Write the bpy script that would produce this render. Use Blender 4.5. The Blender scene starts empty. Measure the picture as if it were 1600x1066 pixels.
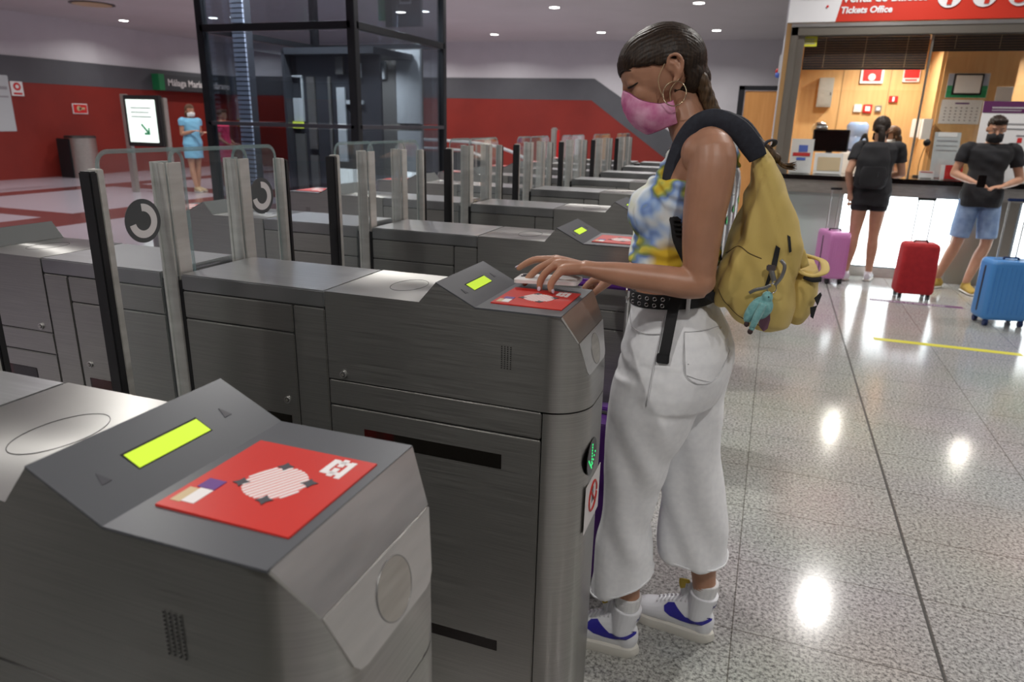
import bpy, bmesh, math, random
from mathutils import Vector, Matrix, Euler, noise
from mathutils.bvhtree import BVHTree
random.seed(7)
S = bpy.context.scene
COL = S.collection
R = math.radians
ANI = .25

# ------------------------------------------------------------------ camera
cam_d = bpy.data.cameras.new('camera')
cam_d.sensor_width = 36
cam_d.lens = 1099.18 / 1600 * 36
cam_d.clip_start = 0.02
cam = bpy.data.objects.new('camera', cam_d)
COL.objects.link(cam)
FW = Vector((-0.32043932, 0.89933285, -0.29752153))
RT = Vector((0.93930403, 0.34231007, 0.02305967))
UP = Vector((-0.12258294, 0.27207395, 0.95443658))
CP = Vector((0.55764, -1.328, 1.52))
cam.matrix_world = Matrix(((RT.x, UP.x, -FW.x, CP.x), (RT.y, UP.y, -FW.y, CP.y), (RT.z, UP.z, -FW.z, CP.z), (0, 0, 0, 1)))
cam_d.dof.use_dof = True
cam_d.dof.focus_distance = 1.5
cam_d.dof.aperture_fstop = 5.6
S.camera = cam

# ------------------------------------------------------------------ view, world, lights
S.view_settings.view_transform = 'Standard'
S.view_settings.look = 'None'
S.view_settings.gamma = 1
S.view_settings.use_curve_mapping = False
S.view_settings.exposure = 0.0
W = bpy.data.worlds.new('world')
S.world = W
W.use_nodes = True
W.node_tree.nodes['Background'].inputs[0].default_value = (0.80, 0.86, 1.0, 1)
W.node_tree.nodes['Background'].inputs[1].default_value = 0.30

CEIL = 3.6
def lamp(x, y, z, power, size=0.16, color=(1.0, 0.965, 0.92), spread=150):
    d = bpy.data.lights.new('downlight_or_fill', 'AREA')
    d.shape = 'DISK'; d.size = size; d.energy = power; d.color = color; d.spread = R(spread)
    o = bpy.data.objects.new('downlight_or_fill', d); COL.objects.link(o)
    o.location = (x, y, z)
    return o
LIGHTS = []
for x in (-14.33, -11.7, -9.05, -6.42, -3.7, -1.05, 1.57, 4.2):
    for y in (-1.8, 2.2, 6.16, 8.9, 12.55, 16.4):
        if x > 0.3 and y in (8.9, 12.55, 16.4): continue
        if -6.3 < x < -3.8 and y in (6.16,): continue
        if x < -10 and y < 5: continue
        LIGHTS.append((x, y))
for x, y in LIGHTS:
    near = (x > -5 and y < 7)
    lamp(x, y, CEIL - 0.03, 36 if near else (44 if y > 8 and x > -10 else 26))

# ------------------------------------------------------------------ materials
def mat(name, col, rough=0.5, metal=0.0, emit=0.0, emit_col=None, trans=0.0, alpha=1.0, coat=0.0, spec=0.5, sheen=0.0, sss=0.0, aniso=0.0):
    m = bpy.data.materials.new(name); m.use_nodes = True
    b = m.node_tree.nodes['Principled BSDF']
    b.inputs['Base Color'].default_value = (*col, 1)
    b.inputs['Roughness'].default_value = rough
    b.inputs['Metallic'].default_value = metal
    b.inputs['Specular IOR Level'].default_value = spec
    if emit:
        b.inputs['Emission Color'].default_value = (*(emit_col or col), 1)
        b.inputs['Emission Strength'].default_value = emit
    b.inputs['Transmission Weight'].default_value = trans
    b.inputs['Coat Weight'].default_value = coat
    b.inputs['Sheen Weight'].default_value = sheen
    b.inputs['Alpha'].default_value = alpha
    if sss:
        b.inputs['Subsurface Weight'].default_value = sss
        b.inputs['Subsurface Radius'].default_value = (0.012, 0.005, 0.003)
        b.inputs['Subsurface Scale'].default_value = 1.0
    b.inputs['Anisotropic'].default_value = aniso
    return m
def N(m): return m.node_tree.nodes, m.node_tree.links, m.node_tree.nodes['Principled BSDF']
def vary(m, c1, c2, scale=5, stretch=(1, 1, 1), detail=4, lo=0.3, hi=0.7, bump=0.0, rough=None, bdist=0.002):
    n, l, b = N(m)
    tc = n.new('ShaderNodeTexCoord'); mp = n.new('ShaderNodeMapping'); ns = n.new('ShaderNodeTexNoise'); cr = n.new('ShaderNodeValToRGB')
    mp.inputs['Scale'].default_value = stretch
    ns.inputs['Scale'].default_value = scale; ns.inputs['Detail'].default_value = detail
    l.new(tc.outputs['Object'], mp.inputs['Vector']); l.new(mp.outputs['Vector'], ns.inputs['Vector']); l.new(ns.outputs['Fac'], cr.inputs['Fac'])
    cr.color_ramp.elements[0].position = lo; cr.color_ramp.elements[1].position = hi
    cr.color_ramp.elements[0].color = (*c1, 1); cr.color_ramp.elements[1].color = (*c2, 1)
    l.new(cr.outputs['Color'], b.inputs['Base Color'])
    if bump:
        bp = n.new('ShaderNodeBump'); bp.inputs['Strength'].default_value = bump; bp.inputs['Distance'].default_value = bdist
        l.new(ns.outputs['Fac'], bp.inputs['Height']); l.new(bp.outputs['Normal'], b.inputs['Normal'])
    if rough:
        mr = n.new('ShaderNodeMapRange'); mr.inputs['To Min'].default_value = rough[0]; mr.inputs['To Max'].default_value = rough[1]
        l.new(ns.outputs['Fac'], mr.inputs['Value']); l.new(mr.outputs['Result'], b.inputs['Roughness'])
    return m
M = {}
M['steel'] = vary(mat('brushed_steel', (.4, .4, .4), .3, 1.0), (.36, .358, .345), (.44, .436, .42), 6, (1.0, 1.0, 60), 6, .3, .7, bump=.06, rough=(.26, .40), bdist=.0006)
M['steel_top'] = vary(mat('brushed_steel_top', (.5, .5, .5), .3, 1.0), (.42, .43, .44), (.52, .53, .54), 5, (1.5, 60, 1.5), 6, .3, .7, bump=.05, rough=(.24, .38), bdist=.0006)
M['steel_plate'] = vary(mat('bright_steel_plate', (.6, .6, .6), .35, 1.0), (.62, .62, .61), (.72, .71, .70), 9, (1, 1, 6), 5, .3, .7, rough=(.30, .42))
M['steel_dull'] = vary(mat('dull_steel', (.5, .5, .5), .42, 1.0), (.50, .48, .44), (.62, .60, .56), 14, (1, 1, 8), 5, .3, .7, rough=(.35, .5))
M['cover_back'] = mat('matt_grey_cover_back', (.10, .105, .105), .65, spec=.3)
for k_ in ('steel',):
    n_, l_, b_ = N(M[k_]); tg_ = n_.new('ShaderNodeTangent'); tg_.direction_type = 'RADIAL'; tg_.axis = 'Z'
    l_.new(tg_.outputs[0], b_.inputs['Tangent']); b_.inputs['Anisotropic'].default_value = .75; b_.inputs['Anisotropic Rotation'].default_value = ANI
M['core'] = mat('dark_gap', (.01, .01, .01), .8)
M['cover'] = mat('grey_lacquer_cover', (.095, .10, .11), .36, .25)
M['rubber'] = mat('black_rubber', (.012, .012, .014), .45)
M['alu'] = vary(mat('worn_aluminium', (.6, .6, .58), .45, .6), (.56, .55, .52), (.68, .67, .64), 9, (1, 1, 5), 5, .3, .7, rough=(.35, .55))
M['chrome'] = mat('chrome', (.75, .75, .75), .15, 1)
M['screen'] = mat('lime_screen', (.45, .62, .03), .5, emit=0.55, emit_col=(.52, .78, .02))
M['red_pad'] = mat('red_pad', (.52, .022, .014), .36)
M['white_print'] = mat('white_print', (.75, .72, .72), .45)
M['pink_print'] = mat('pink_print', (.66, .22, .20), .45)
M['dark_print'] = mat('dark_print', (.05, .05, .06), .45)
M['purple_print'] = mat('purple_print', (.12, .04, .22), .45)
M['tan_print'] = mat('tan_print', (.55, .42, .25), .45)
M['black_gloss'] = mat('black_gloss', (.008, .006, .006), .12)
M['red_window'] = vary(mat('red_sensor_window', (.01, .002, .002), .12), (.006, .005, .004), (.035, .003, .003), 9, (1, .05, .05), 1, .52, .56)
M['green_led'] = mat('green_led', (.05, .5, .15), .4, emit=1.2, emit_col=(.03, .75, .2))
M['grey_ring'] = mat('grey_ring', (.30, .30, .30), .4, .8)
g = mat('clear_glass', (.93, .98, .97), 0.0, trans=1.0); M['glass'] = g
g.node_tree.nodes['Principled BSDF'].inputs['IOR'].default_value = 1.30
def thin_glass(name, tint, refl=.10, diff=0.0, rough=.0):
    m = bpy.data.materials.new(name); m.use_nodes = True
    n, l = m.node_tree.nodes, m.node_tree.links
    for q in list(n):
        if q.type != 'OUTPUT_MATERIAL': n.remove(q)
    out = [q for q in n if q.type == 'OUTPUT_MATERIAL'][0]
    tr = n.new('ShaderNodeBsdfTransparent'); tr.inputs[0].default_value = (*tint, 1)
    gl = n.new('ShaderNodeBsdfGlossy'); gl.inputs['Roughness'].default_value = rough; gl.inputs[0].default_value = (.9, .95, 1, 1)
    lw = n.new('ShaderNodeLayerWeight'); lw.inputs['Blend'].default_value = .5
    pw = n.new('ShaderNodeMath'); pw.operation = 'POWER'; pw.inputs[1].default_value = 4; l.new(lw.outputs['Facing'], pw.inputs[0])
    mr = n.new('ShaderNodeMath'); mr.operation = 'MULTIPLY_ADD'; mr.inputs[1].default_value = .8; mr.inputs[2].default_value = .03 + refl
    mx = n.new('ShaderNodeMixShader')
    l.new(pw.outputs[0], mr.inputs[0]); l.new(mr.outputs[0], mx.inputs[0]); l.new(tr.outputs[0], mx.inputs[1]); l.new(gl.outputs[0], mx.inputs[2])
    last = mx
    if diff:
        df = n.new('ShaderNodeBsdfDiffuse'); df.inputs[0].default_value = (.8, .9, .92, 1)
        m2 = n.new('ShaderNodeMixShader'); m2.inputs[0].default_value = diff
        l.new(mx.outputs[0], m2.inputs[1]); l.new(df.outputs[0], m2.inputs[2]); last = m2
    l.new(last.outputs[0], out.inputs[0])
    return m
M['leaf_glass'] = thin_glass('gate_leaf_glass', (.965, .98, .98), .0, .03)
M['glass_edge'] = mat('glass_edge', (.30, .42, .42), .15, spec=.8, alpha=.45)
M['lift_glass'] = thin_glass('lift_glass', (.78, .81, .84), .07)
M['booth_glass'] = thin_glass('booth_glass', (.95, .96, .96), .01)
M['white_paint'] = vary(mat('white_wall_paint', (.6, .6, .62), .7), (.58, .57, .61), (.63, .62, .66), 1.5)
M['grey_paint'] = vary(mat('grey_wall_paint', (.1, .1, .1), .55), (.075, .078, .09), (.09, .093, .107), 1.5)
M['red_paint'] = vary(mat('red_wall_paint', (.3, .03, .02), .5), (.205, .016, .010), (.25, .021, .013), 1.2)
M['ceil'] = vary(mat('ceiling_paint', (.5, .5, .5), .8), (.50, .485, .50), (.55, .53, .55), .8)
M['lamp_glow'] = mat('lamp_glow', (1, 1, 1), .5, emit=14, emit_col=(1, .97, .92))
M['white_plastic'] = mat('white_plastic', (.75, .75, .75), .4)
M['frame_dark'] = mat('dark_metal_frame', (.035, .037, .042), .38, .6)
M['dark_panel'] = mat('dark_panel', (.03, .032, .04), .45)
M['black'] = mat('black_plastic', (.015, .015, .016), .4)
M['wood'] = vary(mat('light_wood_panel', (.6, .4, .2), .42), (.62, .36, .15), (.70, .44, .20), 4, (6, 6, .5), 5, .3, .7)
M['wood_orange'] = vary(mat('orange_wood_door', (.6, .3, .1), .4), (.55, .25, .07), (.64, .31, .10), 4, (6, 6, .4), 5, .3, .7)

# granite floor
def granite():
    m = mat('granite_floor', (.4, .4, .4), .14, spec=.55)
    n, l, b = N(m)
    tc = n.new('ShaderNodeTexCoord')
    ns = n.new('ShaderNodeTexNoise'); ns.inputs['Scale'].default_value = 85; ns.inputs['Detail'].default_value = 3; ns.inputs['Roughness'].default_value = .75
    cr = n.new('ShaderNodeValToRGB'); e = cr.color_ramp.elements
    e[0].position = .37; e[0].color = (.145, .142, .14, 1); e[1].position = .64; e[1].color = (.60, .59, .57, 1)
    x = e.new(.48); x.color = (.375, .367, .355, 1)
    n2 = n.new('ShaderNodeTexNoise'); n2.inputs['Scale'].default_value = 1.1
    mx = n.new('ShaderNodeMix'); mx.data_type = 'RGBA'; mx.blend_type = 'MULTIPLY'; mx.inputs[0].default_value = .25
    br = n.new('ShaderNodeTexBrick'); br.offset = 0; br.inputs['Scale'].default_value = 1
    br.inputs['Color1'].default_value = (1, 1, 1, 1); br.inputs['Color2'].default_value = (.94, .94, .94, 1); br.inputs['Mortar'].default_value = (.42, .40, .38, 1)
    br.inputs['Mortar Size'].default_value = .0022; br.inputs['Mortar Smooth'].default_value = 0; br.inputs['Brick Width'].default_value = .60; br.inputs['Row Height'].default_value = .40
    mp = n.new('ShaderNodeMapping'); mp.inputs['Location'].default_value = (-.01, .13, 0)
    l.new(tc.outputs['Object'], ns.inputs['Vector']); l.new(tc.outputs['Object'], n2.inputs['Vector'])
    l.new(tc.outputs['Object'], mp.inputs['Vector']); l.new(mp.outputs['Vector'], br.inputs['Vector'])
    l.new(ns.outputs['Fac'], cr.inputs['Fac']); l.new(cr.outputs['Color'], mx.inputs[6]); l.new(n2.outputs['Color'], mx.inputs[7])
    m3 = n.new('ShaderNodeMix'); m3.data_type = 'RGBA'; m3.blend_type = 'MULTIPLY'; m3.inputs[0].default_value = 1
    l.new(mx.outputs[2], m3.inputs[6]); l.new(br.outputs['Color'], m3.inputs[7]); l.new(m3.outputs[2], b.inputs['Base Color'])
    return m
M['granite'] = granite()
M['pale_floor'] = vary(mat('pale_stone_floor', (.5, .5, .5), .16), (.38, .35, .41), (.45, .42, .48), 60, (1, 1, 1), 3)
M['band_floor'] = vary(mat('red_stone_floor', (.2, .1, .1), .16), (.13, .045, .045), (.17, .06, .06), 60, (1, 1, 1), 3)
M['joint'] = mat('floor_joint', (.04, .038, .035), .6)

# ------------------------------------------------------------------ mesh helpers
class MB:
    def __init__(s): s.v = []; s.f = []
    def add(s, vs, fs):
        k = len(s.v); s.v += [tuple(v) for v in vs]; s.f += [tuple(i + k for i in f) for f in fs]; return s
    def box(s, x0, x1, y0, y1, z0, z1, bev=0, rot=None):
        if bev:
            bm = bmesh.new(); bmesh.ops.create_cube(bm, size=1)
            for v in bm.verts: v.co = Vector(((x0 + x1) / 2 + v.co.x * (x1 - x0), (y0 + y1) / 2 + v.co.y * (y1 - y0), (z0 + z1) / 2 + v.co.z * (z1 - z0)))
            bmesh.ops.bevel(bm, geom=bm.edges[:], offset=min(bev, abs(x1 - x0) * .45, abs(y1 - y0) * .45, abs(z1 - z0) * .45), segments=2, affect='EDGES')
            bm.verts.index_update(); s.bm(bm, rot); bm.free(); return s
        vs = [(x0, y0, z0), (x1, y0, z0), (x1, y1, z0), (x0, y1, z0), (x0, y0, z1), (x1, y0, z1), (x1, y1, z1), (x0, y1, z1)]
        if rot: vs = [rot @ Vector(v) for v in vs]
        return s.add(vs, [(3, 2, 1, 0), (4, 5, 6, 7), (0, 1, 5, 4), (1, 2, 6, 5), (2, 3, 7, 6), (3, 0, 4, 7)])
    def bm(s, bm, rot=None):
        bm.verts.index_update()
        return s.add([(rot @ v.co if rot else v.co) for v in bm.verts], [[v.index for v in f.verts] for f in bm.faces])
    def cyl(s, p, q, r, r2=None, n=20, cap=True):
        p = Vector(p); q = Vector(q); r2 = r if r2 is None else r2
        t = (q - p).normalized(); a = t.orthogonal().normalized(); b = t.cross(a)
        vs = []
        for c, rr in ((p, r), (q, r2)):
            for i in range(n):
                an = 2 * math.pi * i / n; vs.append(c + (a * math.cos(an) + b * math.sin(an)) * rr)
        fs = [(i, (i + 1) % n, n + (i + 1) % n, n + i) for i in range(n)]
        if cap: fs += [tuple(range(n - 1, -1, -1)), tuple(range(n, 2 * n))]
        return s.add(vs, fs)
    def prism(s, poly, h0, h1, axis='z'):
        n = len(poly); vs = []
        for h in (h0, h1):
            for a, b in poly: vs.append({'z': (a, b, h), 'y': (a, h, b), 'x': (h, a, b)}[axis])
        return s.add(vs, [tuple(range(n - 1, -1, -1)), tuple(range(n, 2 * n))] + [(i, (i + 1) % n, n + (i + 1) % n, n + i) for i in range(n)])
    def tube(s, pts, rad, n=12, ref=(0, 0, 1), closed=False, sub=4, cap=True):
        P, Rr = spline(pts, rad, sub, closed)
        ref = Vector(ref); m = len(P); vs = []
        for i in range(m):
            t = (P[(i + 1) % m] - P[i - 1]) if closed else (P[min(i + 1, m - 1)] - P[max(i - 1, 0)])
            t.normalize(); a = ref.cross(t)
            if a.length < 1e-4: a = t.orthogonal()
            a.normalize(); b = t.cross(a)
            ra, rb = Rr[i]
            for k in range(n):
                an = 2 * math.pi * k / n; vs.append(P[i] + a * math.cos(an) * ra + b * math.sin(an) * rb)
        fs = []
        for i in range(m if closed else m - 1):
            j = (i + 1) % m
            for k in range(n): fs.append((i * n + k, i * n + (k + 1) % n, j * n + (k + 1) % n, j * n + k))
        if not closed and cap: fs += [tuple(range(n - 1, -1, -1)), tuple(range((m - 1) * n, m * n))]
        return s.add(vs, fs)
    def ell(s, c, r, rot=None, n=20, m=14):
        vs = []; fs = []; c = Vector(c)
        Rm = rot.to_matrix() if rot else Matrix.Identity(3)
        vs.append(c + Rm @ Vector((0, 0, r[2])))
        for j in range(1, m):
            th = math.pi * j / m
            for i in range(n):
                ph = 2 * math.pi * i / n
                vs.append(c + Rm @ Vector((r[0] * math.sin(th) * math.cos(ph), r[1] * math.sin(th) * math.sin(ph), r[2] * math.cos(th))))
        vs.append(c + Rm @ Vector((0, 0, -r[2])))
        for i in range(n): fs.append((0, 1 + i, 1 + (i + 1) % n))
        for j in range(m - 2):
            for i in range(n):
                a = 1 + j * n + i; b = 1 + j * n + (i + 1) % n; fs.append((a, a + n, b + n, b))
        L = len(vs) - 1; o = 1 + (m - 2) * n
        for i in range(n): fs.append((L, o + (i + 1) % n, o + i))
        return s.add(vs, fs)
    def rings(s, rs, cap=True):
        n = len(rs[0]); vs = [p for r in rs for p in r]; fs = []
        for j in range(len(rs) - 1):
            for i in range(n): fs.append((j * n + i, j * n + (i + 1) % n, (j + 1) * n + (i + 1) % n, (j + 1) * n + i))
        if cap: fs += [tuple(range(n - 1, -1, -1)), tuple(range((len(rs) - 1) * n, len(rs) * n))]
        return s.add(vs, fs)
    def mesh(s, name):
        me = bpy.data.meshes.new(name); me.from_pydata(s.v, [], s.f); me.validate()
        bm = bmesh.new(); bm.from_mesh(me); bmesh.ops.recalc_face_normals(bm, faces=bm.faces[:]); bm.to_mesh(me); bm.free()
        return me
def spline(pts, rad, sub=4, closed=False):
    P = [Vector(p) for p in pts]
    if not isinstance(rad, (list, tuple)) or (isinstance(rad, tuple) and len(rad) == 2 and not isinstance(rad[0], tuple)): rad = [rad] * len(P)
    Rr = [Vector((r, r)) if not isinstance(r, (tuple, list)) else Vector(r) for r in rad]
    if sub <= 1: return P, Rr
    out = []; ro = []; n = len(P); rng = n if closed else n - 1
    for i in range(rng):
        g = lambda L, k: L[k % n] if closed else L[min(max(k, 0), n - 1)]
        for j in range(sub):
            t = j / sub; t2 = t * t; t3 = t2 * t
            def cr(L): return 0.5 * (2 * g(L, i) + (g(L, i + 1) - g(L, i - 1)) * t + (2 * g(L, i - 1) - 5 * g(L, i) + 4 * g(L, i + 1) - g(L, i + 2)) * t2 + (3 * g(L, i) - g(L, i - 1) - 3 * g(L, i + 1) + g(L, i + 2)) * t3)
            out.append(cr(P)); ro.append(cr(Rr))
    if not closed: out.append(P[-1]); ro.append(Rr[-1])
    ro = [(max(r.x, 1e-4), max(r.y, 1e-4)) for r in ro]
    return out, ro
def thing(name, label, cat, loc=(0, 0, 0), group=None):
    o = bpy.data.objects.new(name, None); COL.objects.link(o); o.location = loc; o.empty_display_size = .1
    o['label'] = label; o['category'] = cat
    if group: o['group'] = group
    return o
def tag(o, label, cat, group=None):
    o['label'] = label; o['category'] = cat
    if group: o['group'] = group
    return o
def obj(name, mb, m, parent=None, world=False, smooth=None, label=None):
    me = mb.mesh(name) if isinstance(mb, MB) else mb
    if isinstance(m, str): m = M[m]
    if not me.materials: me.materials.append(m)
    o = bpy.data.objects.new(name, me); COL.objects.link(o)
    if parent:
        o.parent = parent
        if world:
            off = Vector(parent.location)
            p = parent.parent
            while p: off += Vector(p.location); p = p.parent
            me.transform(Matrix.Translation(-off))
    if smooth is not None:
        for p in me.polygons: p.use_smooth = True
        if smooth < 180: me.set_sharp_from_angle(angle=R(smooth))
    if label: o['label'] = label
    return o
def struct(name, mb, m, parent=None, smooth=None):
    o = obj(name, mb, m, parent, smooth=smooth)
    if not parent: o['kind'] = 'structure'
    return o
def center(me):
    """moves the mesh to its own base centre, returns that point"""
    n = len(me.vertices); xs = [v.co for v in me.vertices]
    c = Vector(((min(v.x for v in xs) + max(v.x for v in xs)) / 2, (min(v.y for v in xs) + max(v.y for v in xs)) / 2, min(v.z for v in xs)))
    me.transform(Matrix.Translation(-c)); return c
def single(name, mb, m, label, cat, group=None, smooth=None):
    o = obj(name, mb, m, smooth=smooth); o.location = center(o.data); tag(o, label, cat, group); return o
def dup(root):
    r = root.copy(); COL.objects.link(r)
    for ch in [c for c in bpy.data.objects if c.parent == root]:
        c = dup(ch); c.parent = r
    return r
def organic(mb, voxel=.006, smooth=3, name='body', fn=None):
    """fuses the closed shapes of mb into one continuous surface"""
    me = mb.mesh(name); o = bpy.data.objects.new(name, me); COL.objects.link(o)
    r = o.modifiers.new('r', 'REMESH'); r.mode = 'VOXEL'; r.voxel_size = voxel
    if smooth:
        s_ = o.modifiers.new('s', 'SMOOTH'); s_.iterations = smooth; s_.factor = .5
    dg = bpy.context.evaluated_depsgraph_get(); dg.update()
    out = bpy.data.meshes.new_from_object(o.evaluated_get(dg)); out.name = name
    bpy.data.objects.remove(o); bpy.data.meshes.remove(me)
    if fn:
        no = [v.normal.copy() for v in out.vertices]
        for v, nn in zip(out.vertices, no): v.co = fn(v.co.copy(), nn)
    for p in out.polygons: p.use_smooth = True
    return out
def text_mesh(txt, size, name='lettering', extrude=.0008, bold=0.0, shear=0.0, align='LEFT'):
    c = bpy.data.curves.new(name, 'FONT'); c.body = txt; c.size = size; c.extrude = extrude; c.offset = bold; c.shear = shear; c.align_x = align
    c.resolution_u = 3
    o = bpy.data.objects.new(name, c); COL.objects.link(o)
    dg = bpy.context.evaluated_depsgraph_get(); dg.update()
    me = bpy.data.meshes.new_from_object(o.evaluated_get(dg)); me.name = name
    bpy.data.objects.remove(o); bpy.data.curves.remove(c)
    return me
def text(name, txt, size, origin, xdir, ydir, m, parent=None, **k):
    """lettering laid out along xdir with its up direction ydir, coordinates local to the parent"""
    me = text_mesh(txt, size, name, **k)
    x = Vector(xdir).normalized(); y = Vector(ydir).normalized(); z = x.cross(y)
    o_ = Vector(origin)
    me.transform(Matrix(((x.x, y.x, z.x, o_.x), (x.y, y.y, z.y, o_.y), (x.z, y.z, z.z, o_.z), (0, 0, 0, 1))))
    me.materials.clear(); me.materials.append(M[m] if isinstance(m, str) else m)
    return obj(name, me, m, parent)
def decal(poly, target, origin, u, v, d, off=.0012, step=.006):
    """polygon in (u,v) coordinates, thrown along d onto the target mesh, hugging its surface"""
    bm = bmesh.new(); vs = [bm.verts.new((a, b, 0)) for a, b in poly]; bm.faces.new(vs)
    bmesh.ops.triangulate(bm, faces=bm.faces[:])
    for _ in range(5):
        es = [e for e in bm.edges if e.calc_length() > step]
        if not es: break
        bmesh.ops.subdivide_edges(bm, edges=es, cuts=1); bmesh.ops.triangulate(bm, faces=bm.faces[:])
    tree = BVHTree.FromPolygons([w.co for w in target.vertices], [p.vertices[:] for p in target.polygons])
    o_ = Vector(origin); u = Vector(u).normalized(); v = Vector(v).normalized(); d = Vector(d).normalized()
    last = None
    for w in bm.verts:
        p = o_ + u * w.co.x + v * w.co.y
        hit, no, _, _ = tree.ray_cast(p, d)
        if hit is None:
            hit, no, _, _ = tree.find_nearest(p + d * .1)
        w.co = hit - d * off
    mb = MB(); mb.bm(bm); bm.free(); return mb
def ringpts(cx, cy, z, rx, ry, n=24, p=2.0):
    out = []
    for i in range(n):
        a = 2 * math.pi * i / n; c, s_ = math.cos(a), math.sin(a)
        out.append(Vector((cx + rx * math.copysign(abs(c) ** (2 / p), c), cy + ry * math.copysign(abs(s_) ** (2 / p), s_), z)))
    return out
def circle_poly(cx, cy, r, n=32, a0=0, a1=360):
    return [(cx + r * math.cos(R(a0 + (a1 - a0) * i / n)), cy + r * math.sin(R(a0 + (a1 - a0) * i / n))) for i in range(n)]

# ------------------------------------------------------------------ the setting
struct('floor', MB().box(-3.0, 6, -9, 19.6, -.1, 0), 'granite')
struct('floor_concourse', MB().box(-16.2, -3.0, -9, 19.6, -.1, 0), 'pale_floor')
bands = MB()
bands.box(-13.3, -12.7, -3, 19, 0, .0015).box(-9.6, -8.6, -3, 19, 0, .0015)
bands.box(-12.7, -9.6, 10.2, 10.9, 0, .0015).box(-12.7, -9.6, 6.2, 6.7, 0, .0015).box(-8.6, -3.0, 7.4, 9.4, 0, .0015)
struct('trim_1', bands, 'band_floor')
struct('trim_2', MB().box(1.2, 1.208, -4, 7.1, -.002, .0006), 'joint')
struct('ceiling', MB().box(-16.3, 6.2, -9, 19.8, CEIL, CEIL + .1), 'ceil')
# left wall: red dado, grey band, white above
wl = struct('wall_left', MB().box(-15.9, -15.7, -9, 12.9, 0, CEIL).box(-15.95, -15.76, 12.9, 18.5, 0, CEIL), 'white_paint')
struct('red_dado', MB().box(-15.7, -15.68, -9, 12.9, 0, 2.12).box(-15.76, -15.74, 12.9, 17.5, 0, 2.12), 'red_paint', wl)
struct('grey_band', MB().box(-15.7, -15.675, -9, 12.9, 2.12, 2.67).box(-15.76, -15.735, 12.9, 17.5, 2.12, 2.67), 'grey_paint', wl)
# back wall with stair-shaped band
wb = struct('wall_back', MB().prism([(-16, 17.45), (6.2, 18.9), (6.2, 19.1), (-16, 17.65)], 0, CEIL), 'white_paint')
def backy(x): return 17.45 + (x + 16) * (1.45 / 22.2)
def slab_back(poly, t0, t1):
    mb = MB(); n = len(poly)
    vs = [(x, backy(x) - t0, z) for x, z in poly] + [(x, backy(x) - t1, z) for x, z in poly]
    return mb.add(vs, [tuple(range(n)), tuple(range(2 * n - 1, n - 1, -1))] + [(i, (i + 1) % n, n + (i + 1) % n, n + i) for i in range(n)])
struct('grey_band', slab_back([(-16, 2.12), (-16, 2.67), (-4.25, 2.67), (-1.55, .98), (-.2, 0), (-1.2, 0), (-1.9, .45), (-4.3, 2.12)], -.01, .02), 'grey_paint', wb)
struct('red_dado', slab_back([(-16, 0), (-16, 2.12), (-4.3, 2.12), (-1.9, .45), (-1.2, 0)], -.01, .015), 'red_paint', wb)
# walls behind and beside the camera
wf = struct('wall_front', MB().box(-16, 6.2, -9.1, -9, 0, CEIL), 'white_paint')
struct('red_dado', MB().box(-16, 6.2, -9, -8.98, 0, 2.12), 'red_paint', wf)
struct('grey_band', MB().box(-16, 6.2, -9, -8.975, 2.12, 2.67), 'grey_paint', wf)
wr = struct('wall_right', MB().box(6, 6.2, -9, 19.5, 0, CEIL), 'white_paint')
struct('grey_band', MB().box(5.98, 6, -9, 7, 0, 2.67), 'grey_paint', wr)
# downlights in the ceiling
SEEN = {(-14.33, 12.55): 'round downlight at far left over the red concourse wall',
    (-14.33, 16.4): 'farthest left round downlight, near the station name sign',
    (-11.7, 16.4): 'round downlight seen through the upper left of the lift shaft', (-9.05, 16.4): 'round downlight seen through the middle of the lift glass',
    (-11.7, 12.55): 'round downlight above and left of the lift shaft', (-9.05, 12.55): 'round downlight behind the upper beam of the lift',
    (-6.42, 12.55): 'round downlight seen through the right face of the lift', (-6.42, 16.4): 'round downlight just right of the lift, in the farthest row',
    (-3.7, 16.4): 'farthest-row round downlight left of the woman\'s hair', (-3.7, 12.55): 'nearer-row round downlight between lift and the woman\'s head',
    (-1.05, 16.4): 'farthest-row round downlight right of the woman\'s head', (-1.05, 12.55): 'nearer-row round downlight at the top edge above the woman'}
dl0 = None
for (x, y), lab in SEEN.items():
    if dl0 is None:
        o = thing('ceiling_downlight', lab, 'ceiling light', (x, y, CEIL))
        rim = MB(); rim.tube([(math.cos(R(a)) * .10, math.sin(R(a)) * .10, -.004) for a in range(0, 360, 30)], .009, n=8, closed=True, sub=2)
        obj('rim', rim, 'white_plastic', o, smooth=180)
        obj('diffuser', MB().cyl((0, 0, -.006), (0, 0, -.012), .095, n=28), 'lamp_glow', o, smooth=40)
        dl0 = o
    else:
        o = dup(dl0); o.location = (x, y, CEIL); o['label'] = lab
    o['group'] = 'round downlights in the ceiling'

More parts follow.
